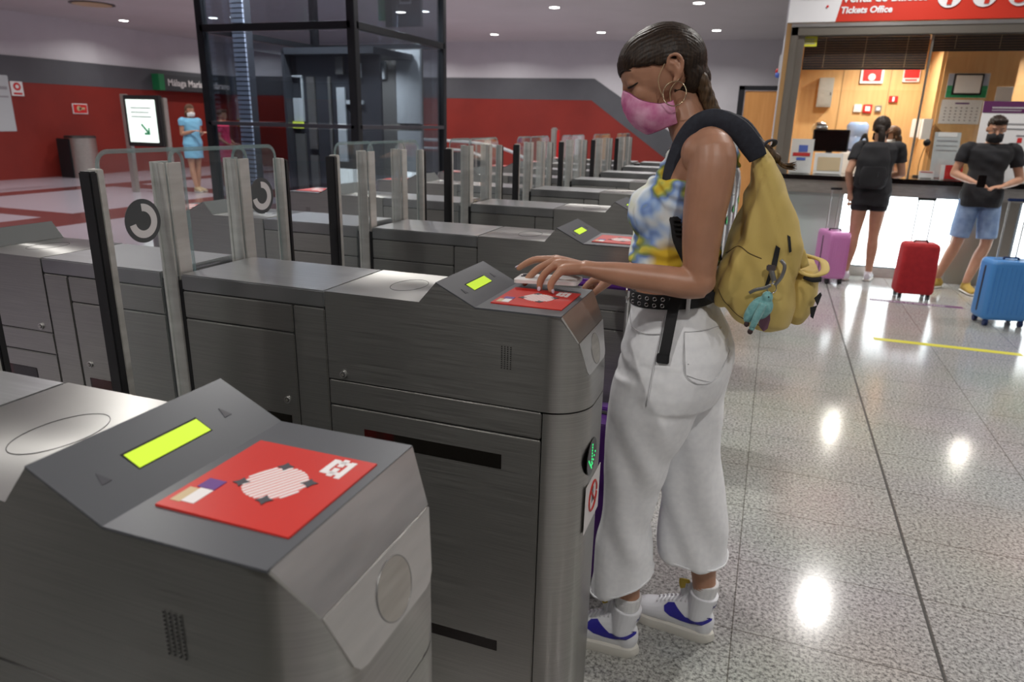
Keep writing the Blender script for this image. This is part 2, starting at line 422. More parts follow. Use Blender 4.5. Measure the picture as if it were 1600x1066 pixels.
# ------------------------------------------------------------------ ticket gates
GP, GW, XC, ZT = .908, .2655, -.822, 1.1414
XMAX, RC = .247, .092
def footprint_y(x):
    if x <= XMAX - RC: return 0.0
    return RC - math.sqrt(max(RC * RC - (x - (XMAX - RC)) ** 2, 0))
def head_mesh(x0, zb, top, x_end=XMAX, inset=0.0, xs=()):
    """solid over the rounded footprint: top is a list of (x, z) knots"""
    kn = sorted(set([p[0] for p in top] + [XMAX - RC + RC * math.sin(R(a)) for a in range(0, 91, 6)] + [x0, x_end] + list(xs)))
    kn = [x for x in kn if x0 <= x <= x_end + 1e-9]
    def tz(x):
        for (a, za), (b, zb_) in zip(top, top[1:]):
            if a <= x <= b: return za + (zb_ - za) * (x - a) / (b - a)
        return top[-1][1]
    mb = MB(); vs = []
    for x in kn:
        iy = footprint_y(min(x, XMAX)) + inset
        vs += [(x, iy, zb), (x, GW - iy, zb), (x, GW - iy, tz(x)), (x, iy, tz(x))]
    fs = []
    for i in range(len(kn) - 1):
        for k in range(4): fs.append((i * 4 + k, i * 4 + (k + 1) % 4, i * 4 + 4 + (k + 1) % 4, i * 4 + 4 + k))
    fs += [(0, 3, 2, 1)]; e = (len(kn) - 1) * 4; fs += [(e, e + 1, e + 2, e + 3)]
    return mb.add(vs, fs)
HEAD_TOP = [(-.374, ZT), (-.132, ZT), (-.0906, 1.1885), (0, ZT + .0016), (.19, ZT + .0026), (.2215, 1.085), (.243, .985), (.247, .93)]
def flipmesh(me):
    me = me.copy()
    for v in me.vertices: v.co.x = 2 * XC - v.co.x
    me.flip_normals(); return me
PARTS = []   # (name, mesh, material, parent name)
def part(name, mb, m, smooth=None, under=None):
    me = mb.mesh(name) if isinstance(mb, MB) else mb
    me.materials.append(M[m])
    if smooth is not None:
        for p in me.polygons: p.use_smooth = True
        me.set_sharp_from_angle(angle=R(smooth))
    PARTS.append((name, me, under)); return me
# one half of a gate: reader head, body and doors (x > XC), the other half is its mirror image
part('reader_head', head_mesh(-.373, .931, HEAD_TOP), 'steel', 25)
# grey cover over the display slope and pad
cv = MB(); e = .0012
pf = [(-.0915, 1.1885), (0, ZT + .0018), (.189, ZT + .0028)]
for a, b in zip(pf, pf[1:]):
    cv.add([(a[0], -.0006, a[1] + e), (b[0], -.0006, b[1] + e), (b[0], GW + .0006, b[1] + e), (a[0], GW + .0006, a[1] + e),
            (a[0], -.0006, a[1] - .002), (b[0], -.0006, b[1] - .002), (b[0], GW + .0006, b[1] - .002), (a[0], GW + .0006, a[1] - .002)],
           [(0, 1, 2, 3), (7, 6, 5, 4), (0, 4, 5, 1), (1, 5, 6, 2), (2, 6, 7, 3), (3, 7, 4, 0)])
part('reader_cover', cv, 'cover')
part('display_back', MB().add([(-.1322, .001, ZT + .0008), (-.0916, .001, 1.1892), (-.0916, GW - .001, 1.1892), (-.1322, GW - .001, ZT + .0008), (-.131, .001, ZT - .001), (-.090, .001, 1.187), (-.090, GW - .001, 1.187), (-.131, GW - .001, ZT - .001)], [(0, 1, 2, 3), (7, 6, 5, 4), (0, 4, 5, 1), (1, 5, 6, 2), (2, 6, 7, 3), (3, 7, 4, 0)]), 'cover_back')
SL = Vector((.0906, 0, -.0467)).normalized()
def onslope(s, y, h=.0016): return Vector((-.0906, 0, 1.1885)) + SL * s + Vector((0, y, 0)) + Vector((.458, 0, .889)) * h
def slope_patch(s0, s1, y0, y1, h=.002):
    a = [onslope(s0, y0, h), onslope(s1, y0, h), onslope(s1, y1, h), onslope(s0, y1, h)]
    b = [onslope(s0, y0, .0002), onslope(s1, y0, .0002), onslope(s1, y1, .0002), onslope(s0, y1, .0002)]
    return MB().add(a + b, [(0, 1, 2, 3), (7, 6, 5, 4), (0, 4, 5, 1), (1, 5, 6, 2), (2, 6, 7, 3), (3, 7, 4, 0)])
part('display_recess', slope_patch(.0365, .064, .076, .183, .0018), 'core')
part('display_screen', slope_patch(.0395, .0625, .078, .181, .0026), 'screen')
for s0, s1, ya, yb in ((.044, .060, .034, .046), (.040, .056, .212, .224)):
    mm = MB(); a = onslope(s0, (ya + yb) / 2, .0022); b = onslope(s1, ya, .0022); c = onslope(s1, yb, .0022)
    d = Vector((.458, 0, .889)) * -.001
    mm.add([a, b, c, a + d, b + d, c + d], [(0, 1, 2), (5, 4, 3), (0, 3, 4, 1), (1, 4, 5, 2), (2, 5, 3, 0)])
    part('arrow_mark', mm, 'dark_print')
ZP = ZT + .0052
part('card_pad', MB().box(.0165, .1765, .046, .206, ZP - .003, ZP + .0006, .0005), 'red_pad')
st = MB(); cx, cy, rr = .1, .126, .034
for i in range(12):
    v0 = -rr + i * 2 * rr / 12; v1 = v0 + 2 * rr / 12 * .56
    h = math.sqrt(max(rr * rr - ((v0 + v1) / 2) ** 2, 0))
    # stripes tilted across the disc
    ca, sa = math.cos(R(62)), math.sin(R(62)); q = []
    for u, v in ((-h, v0), (h, v0), (h, v1), (-h, v1)): q.append((cx + u * ca - v * sa, cy + u * sa + v * ca))
    st.prism(q, ZP + .0004, ZP + .0012)
part('striped_disc', st, 'white_print', under='card_pad')
part('disc_ground', MB().prism(circle_poly(cx, cy, rr), ZP, ZP + .0009), 'pink_print', under='card_pad')
cr_ = MB()
for an in (20, 110, 200, 290):
    px, py = cx + math.cos(R(an)) * .036, cy + math.sin(R(an)) * .036
    star = [(px + (.0095 if k % 2 == 0 else .005) * math.cos(R(an + k * 45)), py + (.0095 if k % 2 == 0 else .005) * math.sin(R(an + k * 45))) for k in range(8)]
    cr_.prism(star, ZP + .0005, ZP + .0015)
part('corner_marks', cr_, 'dark_print', under='card_pad')
ic = MB(); ic.box(.024, .036, .058, .086, ZP, ZP + .0011)
part('ticket_print', MB().box(.036, .052, .060, .088, ZP, ZP + .0013), 'white_print', under='card_pad')
part('ticket_edge_print', ic, 'tan_print', under='card_pad')
part('card_print', MB().box(.030, .052, .089, .108, ZP, ZP + .0013), 'purple_print', under='card_pad')
lg = MB()
for a in ((.128, .136, .164, .196), (.139, .146, .160, .178), (.139, .146, .182, .199), (.150, .157, .158, .196), (.136, .150, .164, .170), (.136, .150, .188, .194)): lg.box(*a, ZP, ZP + .0013)
part('operator_emblem', lg, 'white_print', under='card_pad')
# round cut in the cover behind the wedge
rg = MB(); rg.tube([(-.228 + math.cos(R(a)) * .040, .138 + math.sin(R(a)) * .062, ZT + .0002) for a in range(0, 360, 20)], .0005, n=6, closed=True, sub=2)
part('round_hatch_joint', rg, 'core')
# sloping end plate with its round coin cover
def face_pt(u, y, h):  # u: 0 at the crease (.2235,1.085) .. 1 at (.258,.965)
    p = Vector((.2215, y, 1.085)).lerp(Vector((.243, y, .985)), u); return p + Vector((.9777, 0, .2102)) * h
def plate(u0, u1, hh, taper):
    pts = []
    ya0 = footprint_y(.2215) - .002; ya1 = footprint_y(.2215 + .0215 * u1) + taper
    loop = [(u0, ya0), (u1 - .12, ya1 - .004), (u1 - .03, ya1 + .004), (u1, ya1 + .016), (u1, GW - ya1 - .016), (u1 - .03, GW - ya1 - .004), (u1 - .12, GW - ya1 + .004), (u0, GW - ya0)]
    n = len(loop); return MB().add([face_pt(u, y, hh) for u, y in loop] + [face_pt(u, y, .0) for u, y in loop],
        [tuple(range(n - 1, -1, -1)), tuple(range(n, 2 * n))] + [(i, (i + 1) % n, n + (i + 1) % n, n + i) for i in range(n)])
part('end_plate', plate(.01, .80, .0022, 0), 'steel_plate')
ep = MB(); ep.add([(.1905, .0015, ZT + .0026 + .001), (.1905, GW - .0015, ZT + .0036), (.2225, GW - .026, 1.0865), (.2225, .026, 1.0865),
                  (.189, .0015, ZT - .001), (.189, GW - .0015, ZT - .001), (.2205, GW - .026, 1.0845), (.2205, .026, 1.0845)],
                 [(0, 1, 2, 3), (7, 6, 5, 4), (0, 4, 5, 1), (1, 5, 6, 2), (2, 6, 7, 3), (3, 7, 4, 0)])
part('bevel_plate', ep, 'steel_plate')
def facering(r, w, h0, n=36):
    mb = MB(); mb.tube([face_pt(.42 + math.cos(R(a)) * r / .102, GW / 2 + .006 + math.sin(R(a)) * r, h0) for a in range(0, 360, 15)], w, n=6, closed=True, sub=2); return mb
part('coin_ring', facering(.034, .0007, .0026), 'grey_ring', 180, under='end_plate')
nn = 32
part('coin_cover', MB().add([face_pt(.42 + math.cos(R(360 * i / nn)) * .0335 / .102, GW / 2 + .006 + math.sin(R(360 * i / nn)) * .0335, .0028) for i in range(nn)] + [face_pt(.42 + math.cos(R(360 * i / nn)) * .0335 / .102, GW / 2 + .006 + math.sin(R(360 * i / nn)) * .0335, .001) for i in range(nn)],
    [tuple(range(nn)), tuple(range(2 * nn - 1, nn - 1, -1))] + [(i, (i + 1) % nn, nn + (i + 1) % nn, nn + i) for i in range(nn)]), 'steel_dull', under='end_plate')
# speaker holes, locks
sp = MB()
for iy in range(11):
    for ix in range(4): sp.cyl((.062 + ix * .0068, -.0002, 1.018 + iy * .0048), (.062 + ix * .0068, -.0012, 1.018 + iy * .0048), .0013, n=8)
part('speaker_holes', sp, 'core')
def lock(x, z):
    mb = MB(); mb.cyl((x, -.0005, z), (x, -.0035, z), .0085, n=20); part('lock', mb, 'steel_plate', 40)
    mb = MB(); mb.cyl((x, -.0035, z), (x, -.0042, z), .0055, n=16); part('lock_core', mb, 'core', 40)
    mb = MB(); mb.cyl((x, -.004, z), (x, -.0048, z), .004, n=16); part('lock_plug', mb, 'steel_dull', 40)
lock(-.333, .945); lock(-.497, .855)
# lower body: end column, band, doors
part('end_column', head_mesh(.158, .045, [(.158, .9275), (XMAX, .9275)]), 'steel', 25)
part('band_panel', MB().box(-.3735, .155, 0, GW, .866, .9275, .0024), 'steel')
part('door_panel', MB().box(-.3735, .155, 0, GW, .06, .8625, .0024), 'steel')
part('sensor_window', MB().box(-.283, .066, -.0012, GW + .0012, .778, .814, .0006), 'red_window')
part('slot_cover', MB().box(-.19, .064, -.0012, GW + .0012, .284, .314, .0006), 'black_gloss')
part('kick_strip', MB().box(-.37, .155, .004, GW - .004, .0, .058), 'rubber')
part('column_foot', head_mesh(.158, 0, [(.158, .044), (XMAX - .003, .044)], inset=.004, x_end=XMAX - .003), 'rubber')
part('top_cover', MB().box(-.790, -.3755, 0, GW, 1.1015, ZT, .003), 'steel_top')
part('body_strip', MB().box(-.789, -.4655, 0, GW, 1.031, 1.0985, .0024), 'steel')
part('body_door', MB().box(-.789, -.4655, 0, GW, .06, 1.0275, .0024), 'steel')
part('body_column', MB().box(-.462, -.3765, 0, GW, .06, 1.0985, .0024), 'steel')
part('body_sensor_window', MB().box(-.62, -.488, -.0012, GW + .0012, .785, .815, .0006), 'red_window')
part('inner_frame', MB().box(-.792, .15, .003, GW - .003, .0, 1.10), 'core')
# green indicator on the end column
gi = MB(); gi.prism(circle_poly(GW / 2 - .035, .80, .044, 28), XMAX + .0, XMAX + .002, 'x')
part('indicator_lens', gi, 'black_gloss')
ga = MB()
for i in range(9):
    for j in range(9):
        on = (j == 4) or (i > 3 and abs(j - 4) == 8 - i) 
        if on: ga.prism(circle_poly(GW / 2 - .035 + (j - 4) * .0072, .80 + (i - 4) * -.0072 * 1.0, .0026, 8), XMAX + .001, XMAX + .0028, 'x')
part('green_arrow', ga, 'green_led', under='indicator_lens')

def build_gate(loc, label, sides=(1, -1), leaf=True, symbol=False, sticker=False):
    t = thing('ticket_gate', label, 'ticket gate', loc, 'stainless steel ticket gates standing in a row')
    for sd in sides:
        made = {}
        for name, me, under in PARTS:
            par = made.get(under, t)
            o = bpy.data.objects.new(name, me if sd == 1 else FL[name + me.name]); COL.objects.link(o); o.parent = par
            made[name] = o
    if sticker:
        s_ = obj('warning_sticker', MB().prism([(GW / 2 - .07, .615), (GW / 2 + .07, .615), (GW / 2 + .07, .735), (GW / 2 - .07, .735)], XMAX + .0004, XMAX + .0012, 'x'), 'white_print', t)
        rgm = MB(); rgm.tube([(XMAX + .0016, GW / 2 + math.cos(R(a)) * .036, .682 + math.sin(R(a)) * .036) for a in range(0, 360, 20)], .003, n=6, closed=True, sub=2)
        rgm.cyl((XMAX + .0016, GW / 2 - .026, .708), (XMAX + .0016, GW / 2 + .026, .656), .003, n=6)
        obj('prohibition_ring', rgm, 'red_pad', s_)
        pm = MB(); pm.prism(circle_poly(GW / 2, .70, .007, 12), XMAX + .001, XMAX + .0015, 'x'); pm.box(XMAX + .001, XMAX + .0015, GW / 2 - .008, GW / 2 + .008, .665, .692)
        obj('figure_print', pm, 'dark_print', s_)
    if leaf:
        def pane(y0, y1, z0, x, rc=.03, topz=1.437):
            poly = [(y0, z0), (y1, z0)] + [(y1 - rc + rc * math.cos(R(a)), topz - rc + rc * math.sin(R(a))) for a in range(0, 91, 15)] + [(y0 + rc + rc * math.cos(R(a)), topz - rc + rc * math.sin(R(a))) for a in range(90, 181, 15)]
            gl_ = obj('glass_leaf', MB().prism(poly, x - .005, x + .005, 'x'), 'leaf_glass', t)
            ed = MB(); pp = [(x, a, b) for a, b in poly[1:]] + [(x, poly[0][0], poly[0][1])]
            ed.tube(pp, (.0052, .0007), n=6, sub=1, ref=(1, 0, 0)); obj('glass_edge', ed, 'glass_edge', gl_)
            return gl_
        def endpost(y, s_):
            obj('leaf_edge_profile', MB().box(-.836, -.806, min(y, y - s_ * .018), max(y, y - s_ * .018), .20, 1.402, .002), 'alu', t)
            obj('leaf_rubber_seal', MB().box(-.838, -.804, min(y, y + s_ * .02), max(y, y + s_ * .016), .20, 1.398, .003), 'rubber', t)
        a = pane(-.158, .085, .2, -.826); pane(.03, .300, 1.142, -.812); c = pane(.262, .44, .2, -.826)
        endpost(-.178, -1); endpost(.458, 1)
        for y0, y1 in ((-.004, .05), (.242, .292)):
            obj('guide_post', MB().box(-.842, -.834, y0, y1, .7, 1.410, .001).box(-.834, -.803, y0 + .003, y0 + .009, .7, 1.408, .001).box(-.803, -.797, y0 + .012, y1, .7, 1.408, .001), 'alu', t)
        if symbol:
            for (yc, zc), g_ in (((-.063, 1.278), a), ((.36, 1.300), c)):
                d = obj('symbol_disc', MB().prism(circle_poly(yc, zc, .051, 40), -.8195, -.8185, 'x'), 'cover_disc', g_)
                arc = [(yc + r_ * math.cos(R(b)), zc + r_ * math.sin(R(b))) for r_, seq in ((.040, range(92, -171, -10)), (.0225, range(-168, 93, 10))) for b in seq]
                obj('symbol_arc', MB().prism(arc, -.8184, -.8178, 'x'), 'white_print', d)
    obj('gap_frame', MB().box(-.853 if -1 in sides else -.806, -.790, .004, GW - .004, 0, 1.125), 'rubber', t)
    return t
M['cover_disc'] = mat('dark_grey_decal', (.075, .08, .085), .4)
FL = {}
for name, me, under in PARTS: FL[name + me.name] = flipmesh(me)
GL = ['ticket gate nearest the camera with large red card pad and lime display',
      'ticket gate the woman is tapping, with two round symbols on its glass leaves',
      'third ticket gate from the camera, its red pad just left of the tie-dye top',
      'fourth ticket gate from the camera, its display right beside the woman\'s chest',
      'fifth ticket gate from the camera, with clear glass leaves',
      'sixth ticket gate from the camera, behind five nearer gates',
      'seventh ticket gate from the camera, with glass leaves below the grey stripe',
      'eighth ticket gate from the camera, carrying the farthest pair of glass leaves',
      'farthest ticket gate, last low cabinet before the red back wall']
GL = ['ticket gate behind the photographer, second from the wall side', 'ticket gate just behind the photographer, outside the picture'] + GL
for k in range(-3, 8):
    build_gate((0, GP * k, 0), GL[k + 3], leaf=(k < 7), symbol=(k == 0), sticker=(k == 0))

# ------------------------------------------------------------------ people: shared pieces
M['skin'] = vary(mat('tanned_skin', (.42, .20, .11), .42, sss=.12), (.40, .20, .122), (.47, .24, .152), 18, (1, 1, 1), 3, .3, .7, bump=.08, bdist=.0006)
M['skin_pale'] = vary(mat('light_skin', (.5, .28, .18), .5, sss=.1), (.46, .24, .15), (.53, .29, .19), 14)
def hairmat(name, a, b_, sc=40, st=(6, 6, .6)):
    return vary(mat(name, a, .5, spec=.3), a, b_, sc, st, 5, .35, .7, bump=.5, bdist=.0015)
M['hair'] = hairmat('dark_brown_hair', (.013, .0075, .005), (.050, .029, .017))
M['hair'].node_tree.nodes['Principled BSDF'].inputs['Roughness'].default_value = .45
M['hair_light'] = hairmat('light_brown_braid_hair', (.035, .02, .01), (.13, .078, .04))
M['hair_dark'] = hairmat('very_dark_hair', (.01, .006, .004), (.03, .018, .012))
M['white_denim'] = vary(mat('white_denim', (.75, .75, .76), .8, sheen=.1), (.80, .81, .84), (.87, .88, .90), 60, (1, 1, 1), 3, bump=.12, bdist=.0006)
M['sneaker_white'] = mat('white_leather', (.80, .81, .85), .45)
M['sole_white'] = mat('ivory_rubber_sole', (.68, .66, .60), .55)
M['blue_mark'] = mat('royal_blue_leather', (.03, .025, .32), .45)
M['sock'] = vary(mat('white_sock', (.8, .8, .8), .9), (.70, .70, .72), (.80, .80, .80), 120, (1, 1, .2), 2)
M['yellow_tongue'] = mat('yellow_foam', (.65, .48, .08), .8)
M['canvas'] = vary(mat('yellow_canvas', (.6, .45, .12), .85, sheen=.15), (.56, .41, .115), (.66, .50, .17), 6, (1, 1, 1), 6, .3, .75, bump=.1, bdist=.001)
M['strap'] = vary(mat('navy_strap_fabric', (.015, .018, .03), .75), (.012, .014, .024), (.022, .026, .04), 90)
M['blackcloth'] = vary(mat('black_cotton', (.014, .014, .017), .85), (.012, .012, .014), (.02, .02, .024), 8)
M['webbing_cloth'] = mat('black_webbing', (.012, .012, .014), .7)  # the fabric's own black, for webbing, belt and cord
def tiedye():
    m = mat('tie_dye_cotton', (.7, .8, .9), .85)
    n, l, b = N(m)
    tc = n.new('ShaderNodeTexCoord'); ns = n.new('ShaderNodeTexNoise'); ns.inputs['Scale'].default_value = 12; ns.inputs['Detail'].default_value = 2; ns.inputs['Distortion'].default_value = .25
    cr = n.new('ShaderNodeValToRGB'); e = cr.color_ramp.elements
    e[0].position = .27; e[0].color = (.74, .50, .03, 1); e[1].position = .78; e[1].color = (.86, .88, .86, 1)
    for p, c in ((.32, (.70, .62, .10, 1)), (.37, (.32, .40, .14, 1)), (.44, (.20, .32, .66, 1)), (.48, (.36, .52, .82, 1)), (.54, (.68, .78, .88, 1)), (.58, (.84, .88, .88, 1)), (.66, (.82, .85, .70, 1)), (.72, (.84, .87, .84, 1))): x = e.new(p); x.color = c
    l.new(tc.outputs['Object'], ns.inputs['Vector']); l.new(ns.outputs['Fac'], cr.inputs['Fac'])
    # a yellow patch near the waist, part of the dye pattern
    sp_ = n.new('ShaderNodeVectorMath'); sp_.operation = 'DISTANCE'; sp_.inputs[1].default_value = (-.035, -.135, 1.205)
    mr = n.new('ShaderNodeMapRange'); mr.inputs['From Min'].default_value = .030; mr.inputs['From Max'].default_value = .062; mr.inputs['To Min'].default_value = 1; mr.inputs['To Max'].default_value = 0
    ad = n.new('ShaderNodeMath'); ad.operation = 'MULTIPLY_ADD'; ad.inputs[1].default_value = .9; 
    l.new(tc.outputs['Object'], sp_.inputs[0]); l.new(sp_.outputs['Value'], mr.inputs['Value'])
    mx = n.new('ShaderNodeMix'); mx.data_type = 'RGBA'; mx.inputs[7].default_value = (.72, .47, .03, 1)
    l.new(mr.outputs['Result'], mx.inputs[0]); l.new(cr.outputs['Color'], mx.inputs[6]); l.new(mx.outputs[2], b.inputs['Base Color'])
    return m
M['tiedye'] = tiedye()
M['mask_pink'] = vary(mat('pink_tie_dye_mask', (.7, .2, .4), .8), (.62, .14, .34), (.82, .42, .60), 26, (1, 1, 1), 4, .35, .65)
def bg_noise(co, sc): return noise.noise(co * sc)

# ------------------------------------------------------------------ the woman at the gate
WX, WY = .38, .5
wo = thing('person', 'person in tie-dye crop top and wide white jeans touching the gate\'s card pad', 'person', (WX, WY, 0))
TH, PS = R(17), R(13)
Hf = Vector((-math.cos(PS) * math.cos(TH), -math.sin(PS) * math.cos(TH), -math.sin(TH)))
Hs = Vector((math.sin(PS), -math.cos(PS), 0))          # towards her left, the camera's side
Hu = Hf.cross(Hs) * -1
if Hu.z < 0: Hu = -Hu
HC = Vector((.275, .5, 1.643))
HM = Matrix((Hf, Hs, Hu)).transposed()                  # columns f, s, u
def hd(f, s, u): return HC + Hf * f + Hs * s + Hu * u
def to_local(p): d = p - HC; return d.dot(Hf), d.dot(Hs), d.dot(Hu)
HQ = HM.to_quaternion() if HM.determinant() > 0 else None
def hell(mb, c, r, tilt=0):
    k = len(mb.v); mb.ell((0, 0, 0), r, Euler((0, tilt, 0)) if tilt else None)
    for i in range(k, len(mb.v)):
        a = Vector(mb.v[i]); mb.v[i] = tuple(hd(c[0] + a.x, c[1] + a.y, c[2] + a.z))
    return mb
def htube(mb, pts, rad, **k): return mb.tube([hd(*p) for p in pts], rad, **k)

b = MB()
# head
hell(b, (0, 0, .010), (.097, .073, .090)); hell(b, (.044, 0, .018), (.056, .061, .058)); hell(b, (.042, 0, -.046), (.052, .055, .072))
hell(b, (.028, 0, -.092), (.052, .050, .034)); hell(b, (.062, 0, -.108), (.024, .023, .017))
htube(b, [(.088, 0, .012), (.092, 0, -.006), (.096, 0, -.030), (.099, 0, -.044)], [.007, .0075, .009, .010]); hell(b, (.093, 0, -.047), (.012, .016, .009))
for s_ in (-1, 1):
    hell(b, (.052, s_ * .034, -.036), (.030, .022, .030)); htube(b, [(-.014, s_ * .081, .012), (-.024, s_ * .083, .004), (-.026, s_ * .083, -.012), (-.020, s_ * .080, -.022)], .0026, n=6); hell(b, (.0725, s_ * .032, -.006), (.0155, .017, .0125))
    htube(b, [(.091, s_ * .010, .017), (.085, s_ * .030, .021), (.068, s_ * .050, .014)], [.006, .008, .007])
    # ear: plate, rim, lobe
    hell(b, (-.026, s_ * .074, -.004), (.014, .006, .026), .25)
    htube(b, [(-.010, s_ * .075, -.006), (-.006, s_ * .079, .010), (-.016, s_ * .082, .026), (-.033, s_ * .084, .024), (-.041, s_ * .084, .006), (-.034, s_ * .082, -.016), (-.022, s_ * .079, -.028)], [.003, .0035, .0042, .0045, .0045, .004, .0045], n=8)
    hell(b, (-.018, s_ * .078, -.030), (.008, .005, .009))
htube(b, [(.092, .0, -.070), (.090, .0, -.078)], [.010, .010])
# neck and torso
b.tube([hd(-.022, 0, -.04), hd(-.030, 0, -.09), (.352, .5, 1.515), (.382, .5, 1.47), (.39, .5, 1.42)], [(.052, .054), (.048, .050), (.049, .052), (.062, .060), (.075, .07)], n=20, ref=(0, 1, 0))
def trunk(mb, rows, n=28):
    mb.rings([ringpts(x, y, z, rx, ry, n, p) for z, x, y, rx, ry, p in rows]); return mb
trunk(b, [(.88, .385, .5, .11, .155, 2.3), (.95, .38, .5, .128, .165, 2.3), (1.02, .368, .5, .112, .152, 2.2), (1.10, .350, .5, .093, .125, 2.2), (1.17, .345, .5, .088, .116, 2.2),
          (1.25, .346, .5, .090, .122, 2.2), (1.33, .352, .5, .092, .134, 2.2), (1.40, .372, .5, .084, .148, 2.2), (1.455, .390, .5, .064, .15, 2.2), (1.495, .395, .5, .042, .11, 2.0)])
for s_ in (-1, 1):
    b.ell((.290, .5 + s_ * .065, 1.325), (.052, .056, .056)); b.ell((.405, .5 + s_ * .145, 1.462), (.052, .055, .050))
# left arm (camera side): shoulder, elbow bent, hand over the pad
def ln(p, q, t): return Vector(p).lerp(Vector(q), t)
b.tube([(.405, .372, 1.485), (.424, .346, 1.462), (.425, .336, 1.40), (.421, .334, 1.33), (.421, .332, 1.26), (.424, .328, 1.205), (.425, .322, 1.180)],
       [(.040, .044), (.051, .056), (.052, .064), (.048, .063), (.043, .052), (.038, .041), (.036, .037)], n=22, ref=(0, 1, 0))
b.ell((.428, .320, 1.178), (.036, .034, .033))
b.tube([(.440, .322, 1.172), (.400, .314, 1.171), (.345, .298, 1.178), (.290, .278, 1.184), (.235, .255, 1.192), (.195, .240, 1.199), (.170, .232, 1.204)],
       [(.030, .032), (.036, .036), (.035, .034), (.031, .031), (.025, .026), (.0225, .019), (.025, .017)], n=20, ref=(0, 0, 1))
# right arm: hangs down on the far side, hand on the suitcase grip
b.tube([(.405, .628, 1.485), (.415, .655, 1.455), (.40, .668, 1.38), (.37, .675, 1.28), (.335, .68, 1.20), (.325, .68, 1.175)], [(.040, .044), (.048, .050), (.044, .046), (.039, .04), (.036, .036), (.035, .035)], n=18, ref=(0, 1, 0))
b.tube([(.335, .68, 1.185), (.27, .69, 1.15), (.19, .71, 1.105), (.135, .73, 1.078)], [(.034, .034), (.034, .033), (.025, .024), (.024, .017)], n=18, ref=(0, 0, 1))
# legs inside the jeans, bare above the socks
b.tube([(.37, .43, .95), (.325, .432, .75), (.283, .436, .54), (.282, .442, .38), (.302, .446, .24), (.306, .447, .17), (.303, .448, .10)], [.085, .072, .052, .050, .037, .034, .024], n=18, ref=(0, 1, 0))
b.tube([(.385, .57, .95), (.41, .575, .75), (.450, .578, .52), (.485, .578, .38), (.505, .590, .24), (.513, .596, .17), (.513, .597, .10)], [.085, .072, .052, .050, .037, .034, .024], n=18, ref=(0, 1, 0))
# hands
def hand(mb, wrist, knuckles, chains, thumb, pr=.013):
    w = Vector(wrist)
    for kx, ch in zip(knuckles, chains):
        k = Vector(kx); mb.tube([w, w.lerp(k, .5), k, k + (Vector(ch[0]) - k) * .2], [.014, .0135, .0115, .010], n=12, ref=(0, 0, 1))
        pts = [k] + [Vector(c) for c in ch]
        mb.tube(pts, [.0105, .0092, .0086, .0072][:len(pts)], n=12, ref=(0, 0, 1), sub=3)
        for p, r in zip(pts[1:], (.0094, .0088, .0073)): mb.ell(p, (r, r, r), n=12, m=8)
        mb.ell(k, (.0118, .0112, .0108), n=12, m=8)
    mb.tube([w] + [Vector(t) for t in thumb], [.016, .015, .011, .0085], n=12, ref=(0, 0, 1), sub=3); t = Vector(thumb[-1]); mb.ell(t, (.0086, .0086, .0086), n=12, m=8)
Lfing = [[(.053, .250, 1.2085), (.027, .251, 1.197), (.008, .250, 1.1835)],
         [(.068, .225, 1.194), (.045, .222, 1.171), (.035, .220, 1.1545)],
         [(.092, .200, 1.190), (.080, .197, 1.168), (.080, .195, 1.1535)],
         [(.121, .178, 1.186), (.112, .175, 1.168), (.114, .174, 1.1555)]]
hand(b, (.178, .232, 1.202), [(.104, .248, 1.213), (.108, .226, 1.215), (.117, .205, 1.211), (.133, .187, 1.202)], Lfing,
     [(.160, .262, 1.194), (.125, .285, 1.180), (.095, .286, 1.172)])
hand(b, (.140, .729, 1.080), [(.085, .716, 1.068), (.085, .736, 1.070), (.090, .757, 1.068), (.097, .775, 1.064)],
     [[(.062, .708, 1.045), (.075, .705, 1.026), (.092, .705, 1.026)], [(.060, .733, 1.045), (.072, .73, 1.026), (.092, .73, 1.026)], [(.064, .758, 1.045), (.075, .757, 1.026), (.093, .757, 1.027)], [(.072, .780, 1.044), (.080, .781, 1.028), (.095, .78, 1.028)]],
     [(.125, .705, 1.066), (.105, .690, 1.045), (.090, .692, 1.030)])
body = organic(b, .0034, 4, 'body')
BODY = obj('body', body, 'skin', wo, world=True)
# finger nails on the visible hand
M['nail'] = mat('pale_lilac_nail_polish', (.60, .50, .60), .2)
for ch in Lfing:
    nl = MB()
    p = Vector(ch[2]); q = Vector(ch[1]); d = (p - q).normalized(); up = Vector((0, 0, 1)); up = (up - d * up.dot(d)).normalized(); sd = d.cross(up)
    k = len(nl.v); nl.ell((0, 0, 0), (.0058, .0046, .0014), n=12, m=6)
    for i in range(k, len(nl.v)):
        a = Vector(nl.v[i]); nl.v[i] = tuple(p + d * (.0018 + a.x) + sd * a.y + up * (.0064 + a.z - abs(a.y) * .25))
    obj('fingernail', nl, 'nail', BODY, world=True, smooth=180)

